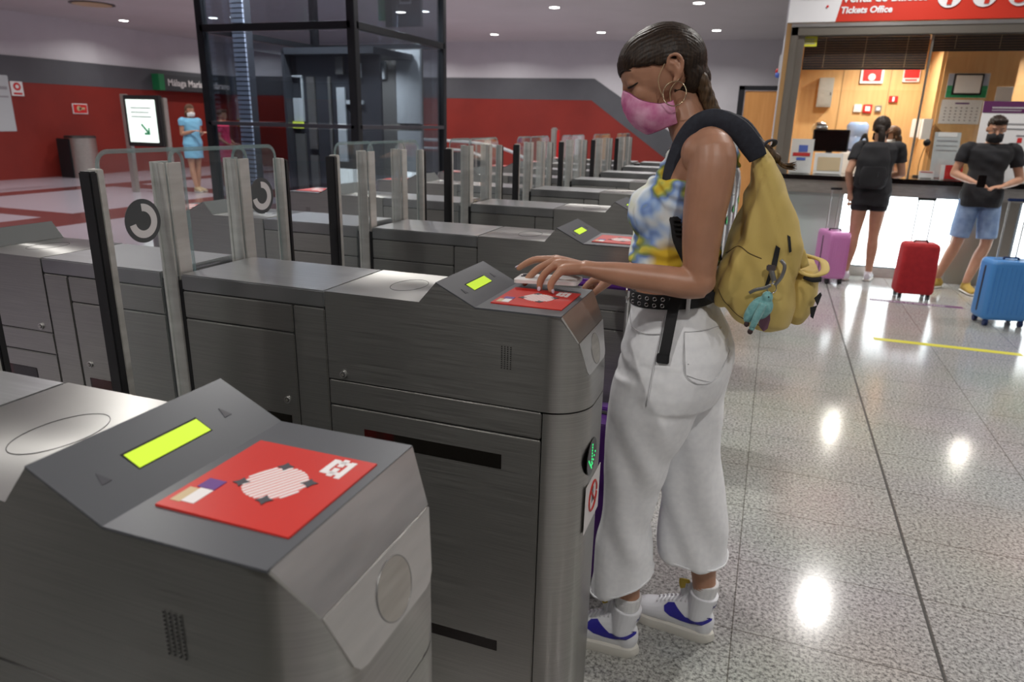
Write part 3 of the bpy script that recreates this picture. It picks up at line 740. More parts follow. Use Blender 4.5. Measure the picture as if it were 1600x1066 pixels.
# face details
fc = MB()
for s_ in (-1, 1): htube(fc, [(.060, s_ * .0515, -.008), (.076, s_ * .0440, -.0125), (.0868, s_ * .033, -.0140), (.0862, s_ * .021, -.0120)], [.0010, .0027, .0027, .0014], n=8); htube(fc, [(.066, s_ * .0475, .000), (.078, s_ * .042, .0015), (.084, s_ * .032, .0022)], [.0004, .0007, .0005], n=6)
obj('eyelashes', fc, 'hair_dark', wo, world=True, smooth=180)
ey = MB()
for s_ in (-1, 1): hell(ey, (.0735, s_ * .0325, -.0115), (.0122, .0130, .0080))
M['eye'] = mat('eye', (.30, .24, .20), .2)
obj('eye', ey, 'eye', wo, world=True, smooth=180)
br_ = MB()
for s_ in (-1, 1):
    pts = [(.0985, s_ * .011, .0165), (.0965, s_ * .022, .0225), (.0895, s_ * .037, .0260), (.0745, s_ * .0525, .0215)]
    k = len(br_.v); htube(br_, pts, [(.0026, .0022), (.0036, .0024), (.003, .0022), (.001, .001)], n=8)
obj('eyebrows', br_, 'hair_dark', wo, world=True, smooth=180)

# hair: close cap parted in the middle, pulled back into a braid
def hairline(f):   # lowest u the hair reaches at f
    if f > -.012: return .012 + max(0, (f + .012)) * .20 - .016 * max(0, min(1, (f - .07) / .03))
    return -.075
hb = MB(); hell(hb, (-.004, 0, .017), (.1065, .0815, .0935)); hell(hb, (-.045, 0, -.020), (.056, .066, .062)); hell(hb, (-.075, 0, -.035), (.034, .036, .04)); hell(hb, (.028, 0, .030), (.075, .068, .070))
def hairfn(co, no):
    f, s_, u = to_local(co)
    edge = hairline(f) + .004 * noise.noise(Vector((f * 60, s_ * 40, 3)))
    if f > -.045 and f <= -.012 and u < .020: 
        # leave the ear free
        d = math.hypot(f + .024, (u + .006) * .6)
        if d < .026: return co - no * .016
    t = (edge - u) / .006
    strand = math.sin((math.atan2(s_, u + .05) * 95 + 6 * noise.noise(Vector((f * 20, s_ * 20, u * 20))))) * .0006
    part_ = -.003 * math.exp(-(s_ / .004) ** 2) if u > .05 and f > -.04 else 0
    if t > 0 and f > -.012: return co - no * min(.018, .004 + t * .010)
    return co + no * (strand + part_)
obj('hair', organic(hb, .0036, 3, 'hair', hairfn), 'hair', wo, world=True)
bp_ = [Vector(p) for p in [(.366, .497, 1.630), (.385, .5, 1.590), (.405, .503, 1.553), (.428, .506, 1.530), (.462, .508, 1.513), (.500, .506, 1.494), (.535, .503, 1.470), (.562, .50, 1.449)]]
P_, _ = spline(bp_, .01, 4)
bd = MB()
for i, p in enumerate(P_[:-1]):
    t = (P_[i + 1] - p).normalized(); sd = Vector((0, 1, 0)); w = .024 - .009 * i / len(P_)
    q = t.cross(sd)
    for s_ in (-1, 1):
        c = p + sd * s_ * w * .42 + q * (w * .35 * (1 if (i + (s_ > 0)) % 2 else -1)) * .5
        rot = Euler((0, math.atan2(-t.z, t.x) if True else 0, s_ * .5)); bd.ell(c, (w * .95, w * .62, w * .60), rot, n=12, m=8)
obj('braid', organic(bd, .0034, 1, 'braid'), 'hair_light', wo, world=True)
tf = MB()
for i in range(14):
    a = random.random() * 6.28; r_ = .012 * random.random()
    tf.tube([(.556, .50, 1.452), (.578, .50 + r_ * math.cos(a) * .6, 1.436 + r_ * math.sin(a) * .4), (.600 + .008 * random.random(), .5 + r_ * math.cos(a) * 1.4, 1.432 + .008 * random.random() + r_ * math.sin(a))], [.0045, .0035, .0006], n=6)
obj('braid_tip', tf, 'hair_light', wo, world=True, smooth=180)

# mask
mk = MB(); nu, nv = 40, 22; rows = []
for j in range(nv + 1):
    v = j / nv; row = []
    for i in range(nu + 1):
        ph = R(-100 + 200 * i / nu); sp_ = math.sin(ph); cp = math.cos(ph)
        ut = -.016 - .056 * abs(sp_) ** 2.2; ub = -.128 - .004 * math.sin(abs(ph) * 2) + .004 * abs(sp_) ** 3
        u = ut + (ub - ut) * v
        F = [.098, .107, .109, .104, .093, .070]; x = v * 5; k = min(int(x), 4); F = F[k] + (F[k + 1] - F[k]) * (x - k)
        wd = .070 + .004 * math.sin(math.pi * v) - .012 * v * v
        f = -.002 + (F + .002) * (max(cp, 0) ** .80 if cp > 0 else cp * .10)
        cr_ = .0022 * math.exp(-((ph - R(52) + (v - .5) * .9) / .06) ** 2) + .0022 * math.exp(-((ph - R(12) - (v - .5) * .5) / .06) ** 2) + .0012 * math.sin(ph * 9 + v * 7)
        row.append(hd(f + cr_, (wd + cr_) * sp_, u))
    rows.append(row)
mk.add([p for r in rows for p in r], [(j * (nu + 1) + i, j * (nu + 1) + i + 1, (j + 1) * (nu + 1) + i + 1, (j + 1) * (nu + 1) + i) for j in range(nv) for i in range(nu)])
mo = obj('face_mask', mk, 'mask_pink', wo, world=True, smooth=180)
sd_ = mo.modifiers.new('s', 'SOLIDIFY'); sd_.thickness = .0022; sd_.offset = 0
pp_ = MB()
for j in (0, nv): pp_.tube([r for r in rows[j]], .0013, n=6, sub=1)
M['mask_trim'] = mat('plum_mask_edging', (.25, .05, .14), .8)
obj('mask_edging', pp_, 'mask_trim', mo, smooth=180); bpy.data.objects['mask_edging'].data.transform(Matrix.Translation(-Vector((WX, WY, 0))))
el = MB(); a0 = rows[1][nu]; a1 = rows[nv - 3][nu]
el.tube([rows[1][nu - 3], hd(.020, .070, -.020), hd(-.004, .078, .016)], .0009, n=6); el.tube([rows[nv - 3][nu - 1], hd(.000, .074, -.052), hd(-.026, .084, -.028)], .0009, n=6)
obj('mask_elastic', el, 'tan_print', mo, world=True, smooth=180)

# earring, necklace
hoop = MB(); hc = hd(-.018, .083, -.030) + Vector((0, -.004, -.0285)); hoop.tube([hc + Vector((math.cos(R(a)) * .0265, math.sin(R(a)) * .004, math.sin(R(a)) * .0275)) for a in range(0, 360, 20)], .0012, n=8, closed=True, sub=2)
M['gold'] = mat('pale_gold', (.75, .62, .42), .2, 1)
obj('hoop_earring', hoop, 'gold', wo, world=True, smooth=180)
nk = MB(); nk.tube([(.405, .47, 1.530), (.395, .440, 1.527), (.370, .436, 1.518), (.345, .446, 1.500), (.325, .468, 1.482), (.315, .5, 1.476), (.325, .532, 1.482), (.37, .562, 1.51), (.405, .53, 1.530)], .0013, n=6)
NK = obj('necklace_cord', nk, 'webbing_cloth', wo, world=True, smooth=180)
ch = MB()
for i in range(4): ch.ell((.327 - .0035 * i, .456 - .001 * i, 1.486 - .0065 * i), (.0042, .0042, .0036), n=8, m=6)
obj('silver_charm', ch, 'chrome', NK, world=True, smooth=180)

# crop top
tp = MB(); trunk(tp, [(1.188, .345, .5, .116, .128, 2.2), (1.21, .345, .5, .113, .126, 2.2), (1.26, .345, .5, .106, .130, 2.2), (1.32, .348, .5, .105, .145, 2.2), (1.365, .358, .5, .100, .154, 2.2), (1.395, .366, .5, .097, .158, 2.2), (1.40, .366, .5, .090, .15, 2.2)])
for s_ in (-1, 1):
    tp.ell((.287, .5 + s_ * .066, 1.318), (.060, .064, .066))
    tp.tube([(.305, .5 + s_ * .085, 1.375), (.325, .5 + s_ * .098, 1.43), (.36, .5 + s_ * .10, 1.482), (.40, .5 + s_ * .10, 1.512), (.44, .5 + s_ * .09, 1.48), (.455, .5 + s_ * .09, 1.42)], [(.022, .010)] * 6, n=12, ref=(0, 1, 0))
obj('crop_top', organic(tp, .005, 5, 'crop_top', lambda c, n_: c + n_ * (.0022 * math.sin(c.z * 90 + 20 * noise.noise(c * 9)) + .001)), 'tiedye', wo, world=True)

# jeans
def prow(z, x0, x1, y, ry, p=2.3, n=28, tilt=0): return [v + Vector((0, 0, tilt * (v.x - (x0 + x1) / 2))) for v in ringpts((x0 + x1) / 2, y, z, (x1 - x0) / 2, ry, n, p)]
jn = MB()
jn.rings([prow(1.098, .244, .452, .5, .132), prow(1.06, .246, .475, .5, .146), prow(1.02, .240, .500, .5, .162), prow(.97, .230, .520, .5, .176), prow(.92, .226, .520, .5, .183), prow(.87, .222, .505, .5, .184), prow(.83, .222, .49, .5, .178), prow(.81, .24, .46, .5, .15)])
jn.rings([prow(.90, .224, .47, .425, .098), prow(.80, .212, .446, .426, .102), prow(.72, .216, .418, .43, .098), prow(.655, .217, .396, .432, .094), prow(.566, .216, .366, .436, .090), prow(.45, .212, .356, .44, .090), prow(.35, .206, .362, .442, .094), prow(.280, .198, .370, .443, .099, tilt=.35), prow(.250, .198, .375, .443, .102, tilt=.52)])
jn.rings([prow(.90, .30, .52, .575, .098), prow(.80, .34, .502, .577, .100), prow(.70, .352, .508, .58, .096), prow(.588, .352, .526, .582, .092), prow(.5, .356, .542, .584, .092), prow(.40, .360, .557, .585, .096), prow(.335, .364, .566, .585, .102), prow(.300, .366, .572, .585, .106)])
HEMS = [prow(.262, .199, .372, .443, .100, tilt=.52), prow(.312, .367, .569, .585, .104)]
def jfold(c, n_):
    d = 0
    if c.z < .95:
        a = .0045 * max(0, min(1, (.95 - c.z) * 3))
        d += a * math.sin(c.x * 55 + c.z * 22 + 3 * noise.noise(c * 5)) + .004 * noise.noise(Vector((c.x * 14, c.y * 14, c.z * 6)))
    d += .003 * math.sin(c.z * 120 + c.x * 50) * math.exp(-((c.z - .93) / .04) ** 2) * (1 if c.x < .3 else .2)
    return c + n_ * d
JE = obj('jeans', organic(jn, .0055, 4, 'jeans', jfold), 'white_denim', wo, world=True)
for hp in HEMS:
    hm_ = MB(); hm_.tube([p + Vector((0, 0, -.012 + .008 + .0012 * math.sin(i * 2.3))) for i, p in enumerate(hp)], (.0022, .0030), n=8, closed=True, sub=3); obj('frayed_hem', hm_, 'white_denim', JE, world=True, smooth=180)
jw = JE.data.copy(); jw.transform(Matrix.Translation(Vector((WX, WY, 0))))
cd = (0, 1, 0)
pk = decal([(.402, 1.045), (.505, 1.042), (.508, .985), (.478, .925), (.418, .945)], jw, (0, 0, 0), (1, 0, 0), (0, 0, 1), cd, off=.003, step=.012)
obj('back_pocket', pk, 'white_denim', JE, world=True, smooth=180)
def stitch(pts, off=.0042, w=.0011):
    mb = MB(); tree = BVHTree.FromPolygons([v.co for v in jw.vertices], [p.vertices[:] for p in jw.polygons]); out = []
    P, _ = spline([(x, 0, z) for x, z in pts], .01, 6)
    for p in P:
        h = tree.ray_cast(Vector((p.x, 0, p.z)), Vector((0, 1, 0)))[0]
        if h: out.append(h - Vector((0, off, 0)))
    if len(out) > 2: mb.tube(out, w, n=6, sub=1)
    return mb
M['seam'] = mat('white_seam_thread', (.55, .55, .57), .8)
sm = MB()
for pts in ([(.402, 1.045), (.505, 1.042), (.508, .985), (.478, .925), (.418, .945), (.402, 1.045)], [(.252, 1.06), (.262, 1.035), (.30, 1.028), (.345, 1.035)], [(.352, 1.085), (.346, 1.03), (.338, .95), (.330, .85)]):
    q = stitch(pts); sm.add(q.v, q.f)
obj('seams', sm, 'seam', JE, world=True, smooth=180)
# belt
bt = MB(); n = 48; ring = []
for i in range(n):
    a = 2 * math.pi * i / n; ring.append((.350 + .110 * math.copysign(abs(math.cos(a)) ** .9, math.cos(a)), .5 + .1375 * math.copysign(abs(math.sin(a)) ** .9, math.sin(a))))
def zb(x): return 1.100 + (x - .25) * .09
bt.add([(x, y, zb(x) - .018) for x, y in ring] + [(x, y, zb(x) + .018) for x, y in ring] + [(.350 + (x - .350) * .96, .5 + (y - .5) * .97, zb(x) + .018) for x, y in ring] + [(.350 + (x - .350) * .96, .5 + (y - .5) * .97, zb(x) - .018) for x, y in ring],
       [(r_ * n + i, r_ * n + (i + 1) % n, ((r_ + 1) % 4) * n + (i + 1) % n, ((r_ + 1) % 4) * n + i) for r_ in range(4) for i in range(n)])
BE = obj('belt', bt, 'webbing_cloth', wo, world=True, smooth=40)
for k in range(6):
    x = .262 + k * .020; y = .5 - .1375 * (1 - abs((x - .350) / .110) ** (1 / .45)) ** .45 - .001
    for dz in (-.008, .008): gm = MB(); gm.tube([(x + math.cos(R(a)) * .0042, y - .0008, zb(x) + dz + math.sin(R(a)) * .0042) for a in range(0, 360, 45)], .0012, n=6, closed=True, sub=2); obj('grommet', gm, 'chrome', BE, world=True, smooth=180)
bk = MB(); bk.tube([(.238, .445, 1.118), (.236, .475, 1.119), (.236, .525, 1.119), (.236, .525, 1.080), (.236, .475, 1.079), (.238, .445, 1.081)], .0026, n=8, closed=True, sub=3)
obj('buckle', bk, 'chrome', BE, world=True, smooth=180)
lp = MB(); lp.box(.398, .407, .360, .374, 1.088, 1.138, .002); obj('belt_loop', lp, 'white_denim', JE, world=True)

# shoes with socks
SM_ = [(.0, 0), (.018, .026), (.05, .035), (.10, .037), (.15, .040), (.195, .047), (.235, .044), (.262, .030), (.274, .0)]
def shoe(name, heel, ang, side):
    """heel: floor point at the back of the sole, ang: direction of the toe"""
    Mx = Matrix.Translation(Vector(heel)) @ Matrix.Rotation(ang, 4, 'Z')
    def tr(mb):
        mb.v = [tuple(Mx @ Vector(v)) for v in mb.v]; return mb
    sole = MB(); P, _ = spline([(a, b_, 0) for a, b_ in SM_], .01, 4)
    out = [(p.x, p.y) for p in P] + [(p.x, -p.y) for p in reversed(P[1:-1])]
    lv = []
    for z, sc in ((0, .97), (.004, 1.0), (.024, 1.0), (.029, .985), (.0295, .93)): lv.append([Vector((.137 + (x - .137) * sc, y * sc, z + (.006 * max(0, (x - .22) / .05) if z < .01 else .003 * max(0, (x - .2) / .07)))) for x, y in out])
    sole.rings(lv)
    sh = MB(); sh.tube([(.035, 0, .058), (.08, 0, .062), (.13, 0, .055), (.18, 0, .044), (.225, 0, .036), (.246, 0, .032)], [(.029, .046), (.033, .050), (.035, .042), (.041, .030), (.039, .024), (.026, .016)], n=20, ref=(0, 0, 1))
    sh.ell((.041, 0, .052), (.036, .031, .044)); sh.ell((.232, 0, .030), (.036, .040, .022))
    sh.tube([(.056, 0, .060), (.052, 0, .095), (.048, 0, .118), (.046, 0, .138)], [(.034, .042), (.038, .043), (.042, .043), (.0445, .044)], n=20, ref=(0, 1, 0))
    sh.tube([(.085, 0, .10), (.098, 0, .125), (.104, 0, .150)], [(.022, .008), (.022, .007), (.019, .005)], n=12, ref=(0, 1, 0))
    sh.v = [(x, y, z * 1.17) for x, y, z in sh.v]
    up_ = organic(tr(sh), .0028, 3, name)
    so = obj('shoe', up_, 'sneaker_white', wo, world=False)
    w = up_.copy(); up_.transform(Matrix.Translation(-Vector((WX, WY, 0))))
    obj('sole', tr(sole), 'sole_white', so, world=True, smooth=40)
    nrm = (Mx.to_3x3() @ Vector((0, 1, 0))); u_ = Mx.to_3x3() @ Vector((1, 0, 0)); sgn = 1 if nrm.y > 0 else -1
    org = Vector(heel) - nrm * sgn * .2
    # the curved tick on the flank
    tick = [(a * 1.10 + .004, q * 1.20) for a, q in [(.006, .068), (.030, .054), (.060, .0475), (.090, .047), (.118, .051), (.135, .060), (.139, .072), (.130, .082), (.112, .088), (.117, .078), (.114, .070), (.100, .0645), (.075, .063), (.045, .0655), (.020, .071), (.007, .076)]]
    obj('curved_tick', decal(tick, w, org, u_, (0, 0, 1), nrm * sgn, off=.0016), 'blue_mark', so, world=True, smooth=180)
    ht = MB()
    tm = text_mesh('NIKE', .014, extrude=.0003, bold=.0006)
    ht2 = MB(); xd = -u_ if sgn < 0 else u_
    vs = []
    for v in tm.vertices:
        # wraps round the heel of the collar
        a = v.co.x; vs.append((a, v.co.y + .128))
    tree = BVHTree.FromPolygons([q.co for q in w.vertices], [p.vertices[:] for p in w.polygons])
    ax = Vector(heel) + u_ * .047; pts = []
    for a, z in vs:
        th = (a - .018) / .036
        d = (-u_ * math.cos(th) - nrm * sgn * math.sin(th) * -1)
        d = (-u_ * math.cos(th) + nrm * sgn * math.sin(th))
        o_ = Vector((ax.x, ax.y, z)); hit = tree.ray_cast(o_ + d * .12, -d)[0]
        pts.append((hit + d * .001) if hit else o_ + d * .04)
    ht2.add(pts, [p.vertices[:] for p in tm.polygons]); obj('heel_lettering', ht2, 'blue_mark', so, world=True)
    la = MB(); tree = BVHTree.FromPolygons([q.co for q in w.vertices], [p.vertices[:] for p in w.polygons])
    for k in range(8):
        x = .092 + k * .0125; row = []
        for j in range(9):
            y = (-1 + j / 4) * .020; p0 = Mx @ Vector((x + .004 * math.sin(j), y, .2)); h = tree.ray_cast(p0, Vector((0, 0, -1)))[0]
            if h: row.append(h + Vector((0, 0, .0015)))
        if len(row) > 4: la.tube(row, (.0032, .0014), n=6, sub=1)
    obj('laces', la, 'sneaker_white', so, world=True, smooth=180)
    tg = MB(); tg.tube([(.094, 0, .140), (.106, 0, .165), (.110, 0, .183)], [(.020, .006), (.020, .006), (.016, .004)], n=12, ref=(0, 1, 0)); obj('tongue', tr(tg), 'yellow_tongue', so, world=True, smooth=180)
    sk = MB(); sk.tube([(.050, 0, .10), (.047, 0, .14), (.046, 0, .185), (.045, 0, .204)], [(.032, .034), (.034, .036), (.0385, .0385), (.0390, .0390)], n=20, ref=(0, 1, 0)); sk = tr(sk)
    obj('sock', organic(sk, .003, 2, 'sock', lambda c, n_: c + n_ * .0008 * math.sin(c.z * 900)), 'sock', wo, world=True)
shoe('left_shoe', (.353, .447, 0), math.pi - .03, 1)
shoe('right_shoe', (.560, .588, 0), math.pi - .20, 1)

# backpack
bagt = thing('backpack', 'mustard yellow canvas backpack worn by the woman in white jeans', 'backpack', (.56, .5, 1.03))
bg = MB()
def brow(z, x0, x1, y0, y1, p=3.0, tilt=0): return [v + Vector((0, 0, tilt * (v.x - (x0 + x1) / 2))) for v in ringpts((x0 + x1) / 2, (y0 + y1) / 2, z, (x1 - x0) / 2, (y1 - y0) / 2, 36, p)]
bg.rings([brow(1.062, .500, .610, .385, .615, 2.6, -.25), brow(1.085, .478, .640, .368, .632, 3, -.25), brow(1.13, .462, .650, .360, .640, 3.2, -.15), brow(1.20, .462, .642, .358, .642, 3.2), brow(1.27, .474, .626, .360, .640, 3),
          brow(1.34, .492, .606, .368, .632, 2.8), brow(1.40, .503, .585, .380, .620, 2.6), brow(1.45, .506, .558, .392, .608, 2.4), brow(1.478, .508, .530, .41, .59, 2.2)])
bg.ell((.585, .42, 1.28), (.052, .058, .12), Euler((0, -.28, 0))); bg.ell((.50, .40, 1.20), (.04, .05, .10), Euler((0, .3, 0)))
def bfold(c, n_):
    d = .006 * noise.noise(Vector((c.x * 18, c.y * 10, c.z * 6))) + .0035 * math.sin((c.x * .8 + c.z * .45) * 95 + 5 * noise.noise(c * 8)) * max(0, 1 - abs(c.z - 1.33) * 4)
    d -= .0045 * math.exp(-(((c.x - .50) - (1.30 - c.z) * -.28) / .006) ** 2) * (1 if c.y < .42 else 0)
    d -= .004 * math.exp(-(((c.x - .606) + (c.z - 1.25) * .42) / .005) ** 2) * (1 if c.y < .45 else 0)
    return c + n_ * d
BG = obj('bag_body', organic(bg, .0055, 4, 'bag_body', bfold), 'canvas', bagt, world=True)
pk = MB(); pk.rings([brow(1.068, .634, .668, .44, .60, 2.6), brow(1.09, .622, .682, .42, .615, 3), brow(1.14, .618, .694, .412, .62, 3), brow(1.185, .622, .690, .415, .62, 3), brow(1.205, .625, .684, .42, .615, 3)])
PKT = obj('front_pocket', organic(pk, .005, 3, 'front_pocket', lambda c, n_: c + n_ * .004 * noise.noise(c * 22)), 'canvas', bagt, world=True)
pf_ = MB(); pf_.tube([(.622, .43, 1.228), (.640, .415, 1.205), (.668, .412, 1.196), (.694, .43, 1.203), (.700, .50, 1.208), (.694, .59, 1.206), (.64, .61, 1.215)], [(.010, .004)] * 7, n=10, ref=(0, 0, 1)); pf_.tube([(.618, .43, 1.240), (.630, .415, 1.250), (.652, .414, 1.215)], [(.012, .006), (.016, .006), (.010, .005)], n=10, ref=(0, 1, 0))
obj('pocket_flap', pf_, 'canvas', PKT, world=True, smooth=180)
zz = MB(); zz.tube([(.652, .408, 1.194), (.672, .406, 1.188), (.690, .412, 1.190)], (.002, .006), n=8, ref=(0, 0, 1)); obj('pocket_zip', zz, 'webbing_cloth', PKT, world=True, smooth=180)
bagw = BG.data.copy(); bagw.transform(Matrix.Translation(Vector((.56, .5, 1.03))))
zp = decal([(.582, 1.268), (.592, 1.262), (.590, 1.222), (.575, 1.170), (.570, 1.175), (.578, 1.225)], bagw, (0, 0, 0), (1, 0, 0), (0, 0, 1), (0, 1, 0), off=.003)
obj('zip_opening', zp, 'webbing_cloth', bagt, world=True, smooth=180)
zp = decal([(.603, 1.292), (.610, 1.288), (.617, 1.255), (.612, 1.252)], bagw, (0, 0, 0), (1, 0, 0), (0, 0, 1), (0, 1, 0), off=.003)
obj('side_zip', zp, 'webbing_cloth', bagt, world=True, smooth=180)
def bagseam(pts):
    tree = BVHTree.FromPolygons([v.co for v in bagw.vertices], [p.vertices[:] for p in bagw.polygons]); out = []
    P, _ = spline([(x, 0, z) for x, z in pts], .01, 6)
    for p in P:
        h = tree.ray_cast(Vector((p.x, 0, p.z)), Vector((0, 1, 0)))[0]
        if h: out.append(h - Vector((0, .0006, 0)))
    return MB().tube(out, .0011, n=6, sub=1) if len(out) > 2 else MB()
M['bag_seam'] = mat('brown_seam', (.12, .08, .03), .8)
sm = MB()
for pts in ([(.468, 1.155), (.490, 1.118), (.525, 1.090), (.580, 1.072)], [(.472, 1.23), (.500, 1.258), (.528, 1.245), (.555, 1.235)]):
    q = bagseam(pts); obj('bag_seam', q, 'bag_seam', BG, world=True, smooth=180)
# patch with lettering on the pocket corner
pt = MB(); pt.add([(.681, .409, 1.145), (.692, .408, 1.160), (.696, .420, 1.152), (.690, .412, 1.128)], [(0, 1, 2, 3)]); pt.add([(.676, .408, 1.122), (.690, .409, 1.128), (.686, .412, 1.095), (.680, .407, 1.100)], [(0, 1, 2, 3)])
po = obj('pocket_patch', pt, 'webbing_cloth', PKT, world=True); s2 = po.modifiers.new('s', 'SOLIDIFY'); s2.thickness = .002
# straps
st_ = MB(); st_.tube([(.520, .395, 1.455), (.505, .388, 1.478), (.475, .378, 1.512), (.440, .372, 1.530), (.410, .372, 1.534), (.380, .376, 1.520), (.358, .380, 1.488), (.344, .380, 1.445), (.338, .374, 1.400), (.345, .366, 1.350), (.355, .362, 1.320)],
                     [(.020, .006), (.024, .008), (.024, .009), (.024, .010), (.024, .010), (.024, .010), (.024, .010), (.024, .010), (.024, .009), (.022, .008), (.016, .006)], n=14, ref=(0, 1, 0), sub=5)
SO = obj('shoulder_strap', st_, 'strap', bagt, world=True, smooth=180)
st_ = MB(); st_.tube([(.520, .60, 1.455), (.475, .622, 1.512), (.44, .628, 1.530), (.405, .628, 1.534), (.345, .62, 1.488), (.318, .622, 1.40), (.335, .632, 1.305)], [(.024, .008)] * 7, n=12, ref=(0, 1, 0), sub=5)
obj('shoulder_strap', st_, 'strap', bagt, world=True, smooth=180)
wb_ = MB(); wb_.tube([(.346, .361, 1.328), (.356, .358, 1.300), (.366, .356, 1.262), (.395, .358, 1.21), (.43, .372, 1.15), (.475, .39, 1.12)], [(.012, .003)] * 6, n=8, ref=(0, 1, 0))
obj('strap_webbing', wb_, 'webbing_cloth', SO, world=True, smooth=180)
bkl = MB()
for k in range(4): bkl.box(.348 + k * .003, .370 + k * .003, .346, .356, 1.308 - k * .011, 1.314 - k * .011, .002)
obj('strap_buckle', bkl, 'black', SO, world=True)
hg = MB(); P, _ = spline([(.376, .352, 1.150), (.372, .340, 1.11), (.368, .330, 1.06), (.364, .322, 1.01), (.361, .320, .982)], .01, 5)
hg.tube(P, (.013, .0016), n=8, ref=(0, 1, 0), sub=1); hg.box(.345, .375, .316, .324, .968, .992, .002)
obj('loose_strap_end', hg, 'webbing_cloth', bagt, world=True, smooth=40)
lh = MB(); lh.tube([(.520, .47, 1.468), (.535, .475, 1.490), (.550, .5, 1.492), (.548, .53, 1.480), (.525, .54, 1.468)], (.006, .003), n=8); obj('top_loop', lh, 'strap', bagt, world=True, smooth=180)

# plush charm and keys hanging from the bag
pc = thing('plush_charm', 'turquoise felt animal charm hanging on the yellow backpack', 'keyring charm', (.565, .345, 1.06))
M['felt'] = vary(mat('turquoise_felt', (.18, .42, .42), .95, sheen=.4), (.13, .34, .35), (.24, .50, .50), 120, (1, 1, 1), 4, bump=.4)
M['felt_dark'] = mat('dark_brown_felt', (.05, .03, .03), .9)
f1 = MB(); f1.ell((.572, .345, 1.122), (.020, .014, .028), Euler((0, .5, 0))); f1.ell((.578, .345, 1.150), (.013, .012, .015)); f1.ell((.553, .345, 1.118), (.016, .012, .036), Euler((0, .45, 0)))
obj('body', organic(f1, .0022, 3, 'charm_body'), 'felt', pc, world=True)
f1 = MB(); f1.tube([(.572, .329, 1.138), (.563, .326, 1.112), (.554, .329, 1.080)], [.0085, .009, .0065], n=12, ref=(0, 1, 0)); f1.ell((.554, .329, 1.079), (.0066, .0066, .007)); o_ = obj('limb', f1, 'felt', pc, world=True, smooth=180)
f1 = MB(); f1.ell((.551, .329, 1.070), (.0062, .006, .007)); f1.ell((.541, .343, 1.083), (.006, .006, .007)); obj('dark_tip', f1, 'felt_dark', pc, world=True, smooth=180)
f1 = MB(); f1.ell((.581, .334, 1.154), (.0016, .0016, .0016), n=8, m=6); obj('eye', f1, 'black', pc, world=True, smooth=180)
kc = thing('keyring', 'silver keyring with purple leather fob beside the turquoise felt charm', 'keyring', (.585, .348, 1.16))
k1 = MB(); k1.tube([(.585 + math.cos(R(a)) * .010, .345, 1.172 + math.sin(R(a)) * .011) for a in range(0, 360, 30)], .0013, n=6, closed=True, sub=2); obj('ring', k1, 'chrome', kc, world=True, smooth=180)
k1 = MB()
for i in range(6): k1.tube([(.587 + math.cos(R(a)) * (.0025 if i % 2 else .0008), .345 + math.cos(R(a)) * (.0008 if i % 2 else .0025), 1.158 - i * .006 + math.sin(R(a)) * .0042) for a in range(0, 360, 60)], .0007, n=6, closed=True, sub=2)
obj('chain', k1, 'chrome', kc, world=True, smooth=180)
M['fob'] = mat('purple_leather_fob', (.13, .06, .09), .5)
k1 = MB(); k1.prism([(.578, 1.128), (.588, 1.122), (.591, 1.10), (.588, 1.078), (.580, 1.070), (.570, 1.080), (.566, 1.098), (.570, 1.115)], .340, .344, 'y'); obj('fob', k1, 'fob', kc, world=True)
k1 = MB(); k1.tube([(.590, .345, 1.180), (.602, .343, 1.200), (.606, .344, 1.225), (.596, .347, 1.238)], (.004, .0012), n=6, ref=(0, 1, 0)); k1.tube([(.582, .345, 1.180), (.570, .343, 1.172), (.552, .344, 1.166), (.538, .347, 1.156)], (.004, .0012), n=6, ref=(0, 1, 0)); k1.tube([(.588, .343, 1.19), (.582, .343, 1.205), (.576, .345, 1.222)], (.006, .003), n=6, ref=(0, 1, 0))
obj('ribbon', k1, 'grey_ring', kc, world=True, smooth=180)
k1 = MB(); k1.box(.568, .588, .341, .348, 1.212, 1.226, .002); k1.tube([(.580, .345, 1.215), (.584, .344, 1.195), (.585, .345, 1.184)], .003, n=8); obj('clasp', k1, 'chrome', kc, world=True, smooth=40)

# phone held over the pad
ph = thing('phone', 'white-cased phone held under the woman\'s left hand above the card pad', 'phone', (.085, .232, 1.163))
rz = Matrix.Translation(Vector((.088, .236, 1.166))) @ Matrix.Rotation(R(3), 4, 'Z') @ Matrix.Rotation(R(-2), 4, 'Y')
def rounded(mb, sx, sy, z0, z1, r, n=6):
    poly = []
    for cx_, cy_, a0 in ((sx - r, sy - r, 0), (-sx + r, sy - r, 90), (-sx + r, -sy + r, 180), (sx - r, -sy + r, 270)):
        poly += [(cx_ + r * math.cos(R(a0 + 90 * i / n)), cy_ + r * math.sin(R(a0 + 90 * i / n))) for i in range(n + 1)]
    return mb.prism(poly, z0, z1)
def xf(mb, mt): mb.v = [tuple(mt @ Vector(v)) for v in mb.v]; return mb
M['phone_case'] = mat('white_phone_case', (.74, .70, .70), .35)
obj('case', xf(rounded(MB(), .076, .0375, -.004, .004, .010), rz), 'phone_case', ph, world=True, smooth=40)
obj('back_panel', xf(rounded(MB(), .071, .033, .004, .0046, .008), rz), 'white_plastic', ph, world=True)
obj('lens', xf(MB().cyl((-.062, .018, .004), (-.062, .018, .0062), .0058).cyl((-.062, .002, .004), (-.062, .002, .0062), .0058), rz), 'black_gloss', ph, world=True)
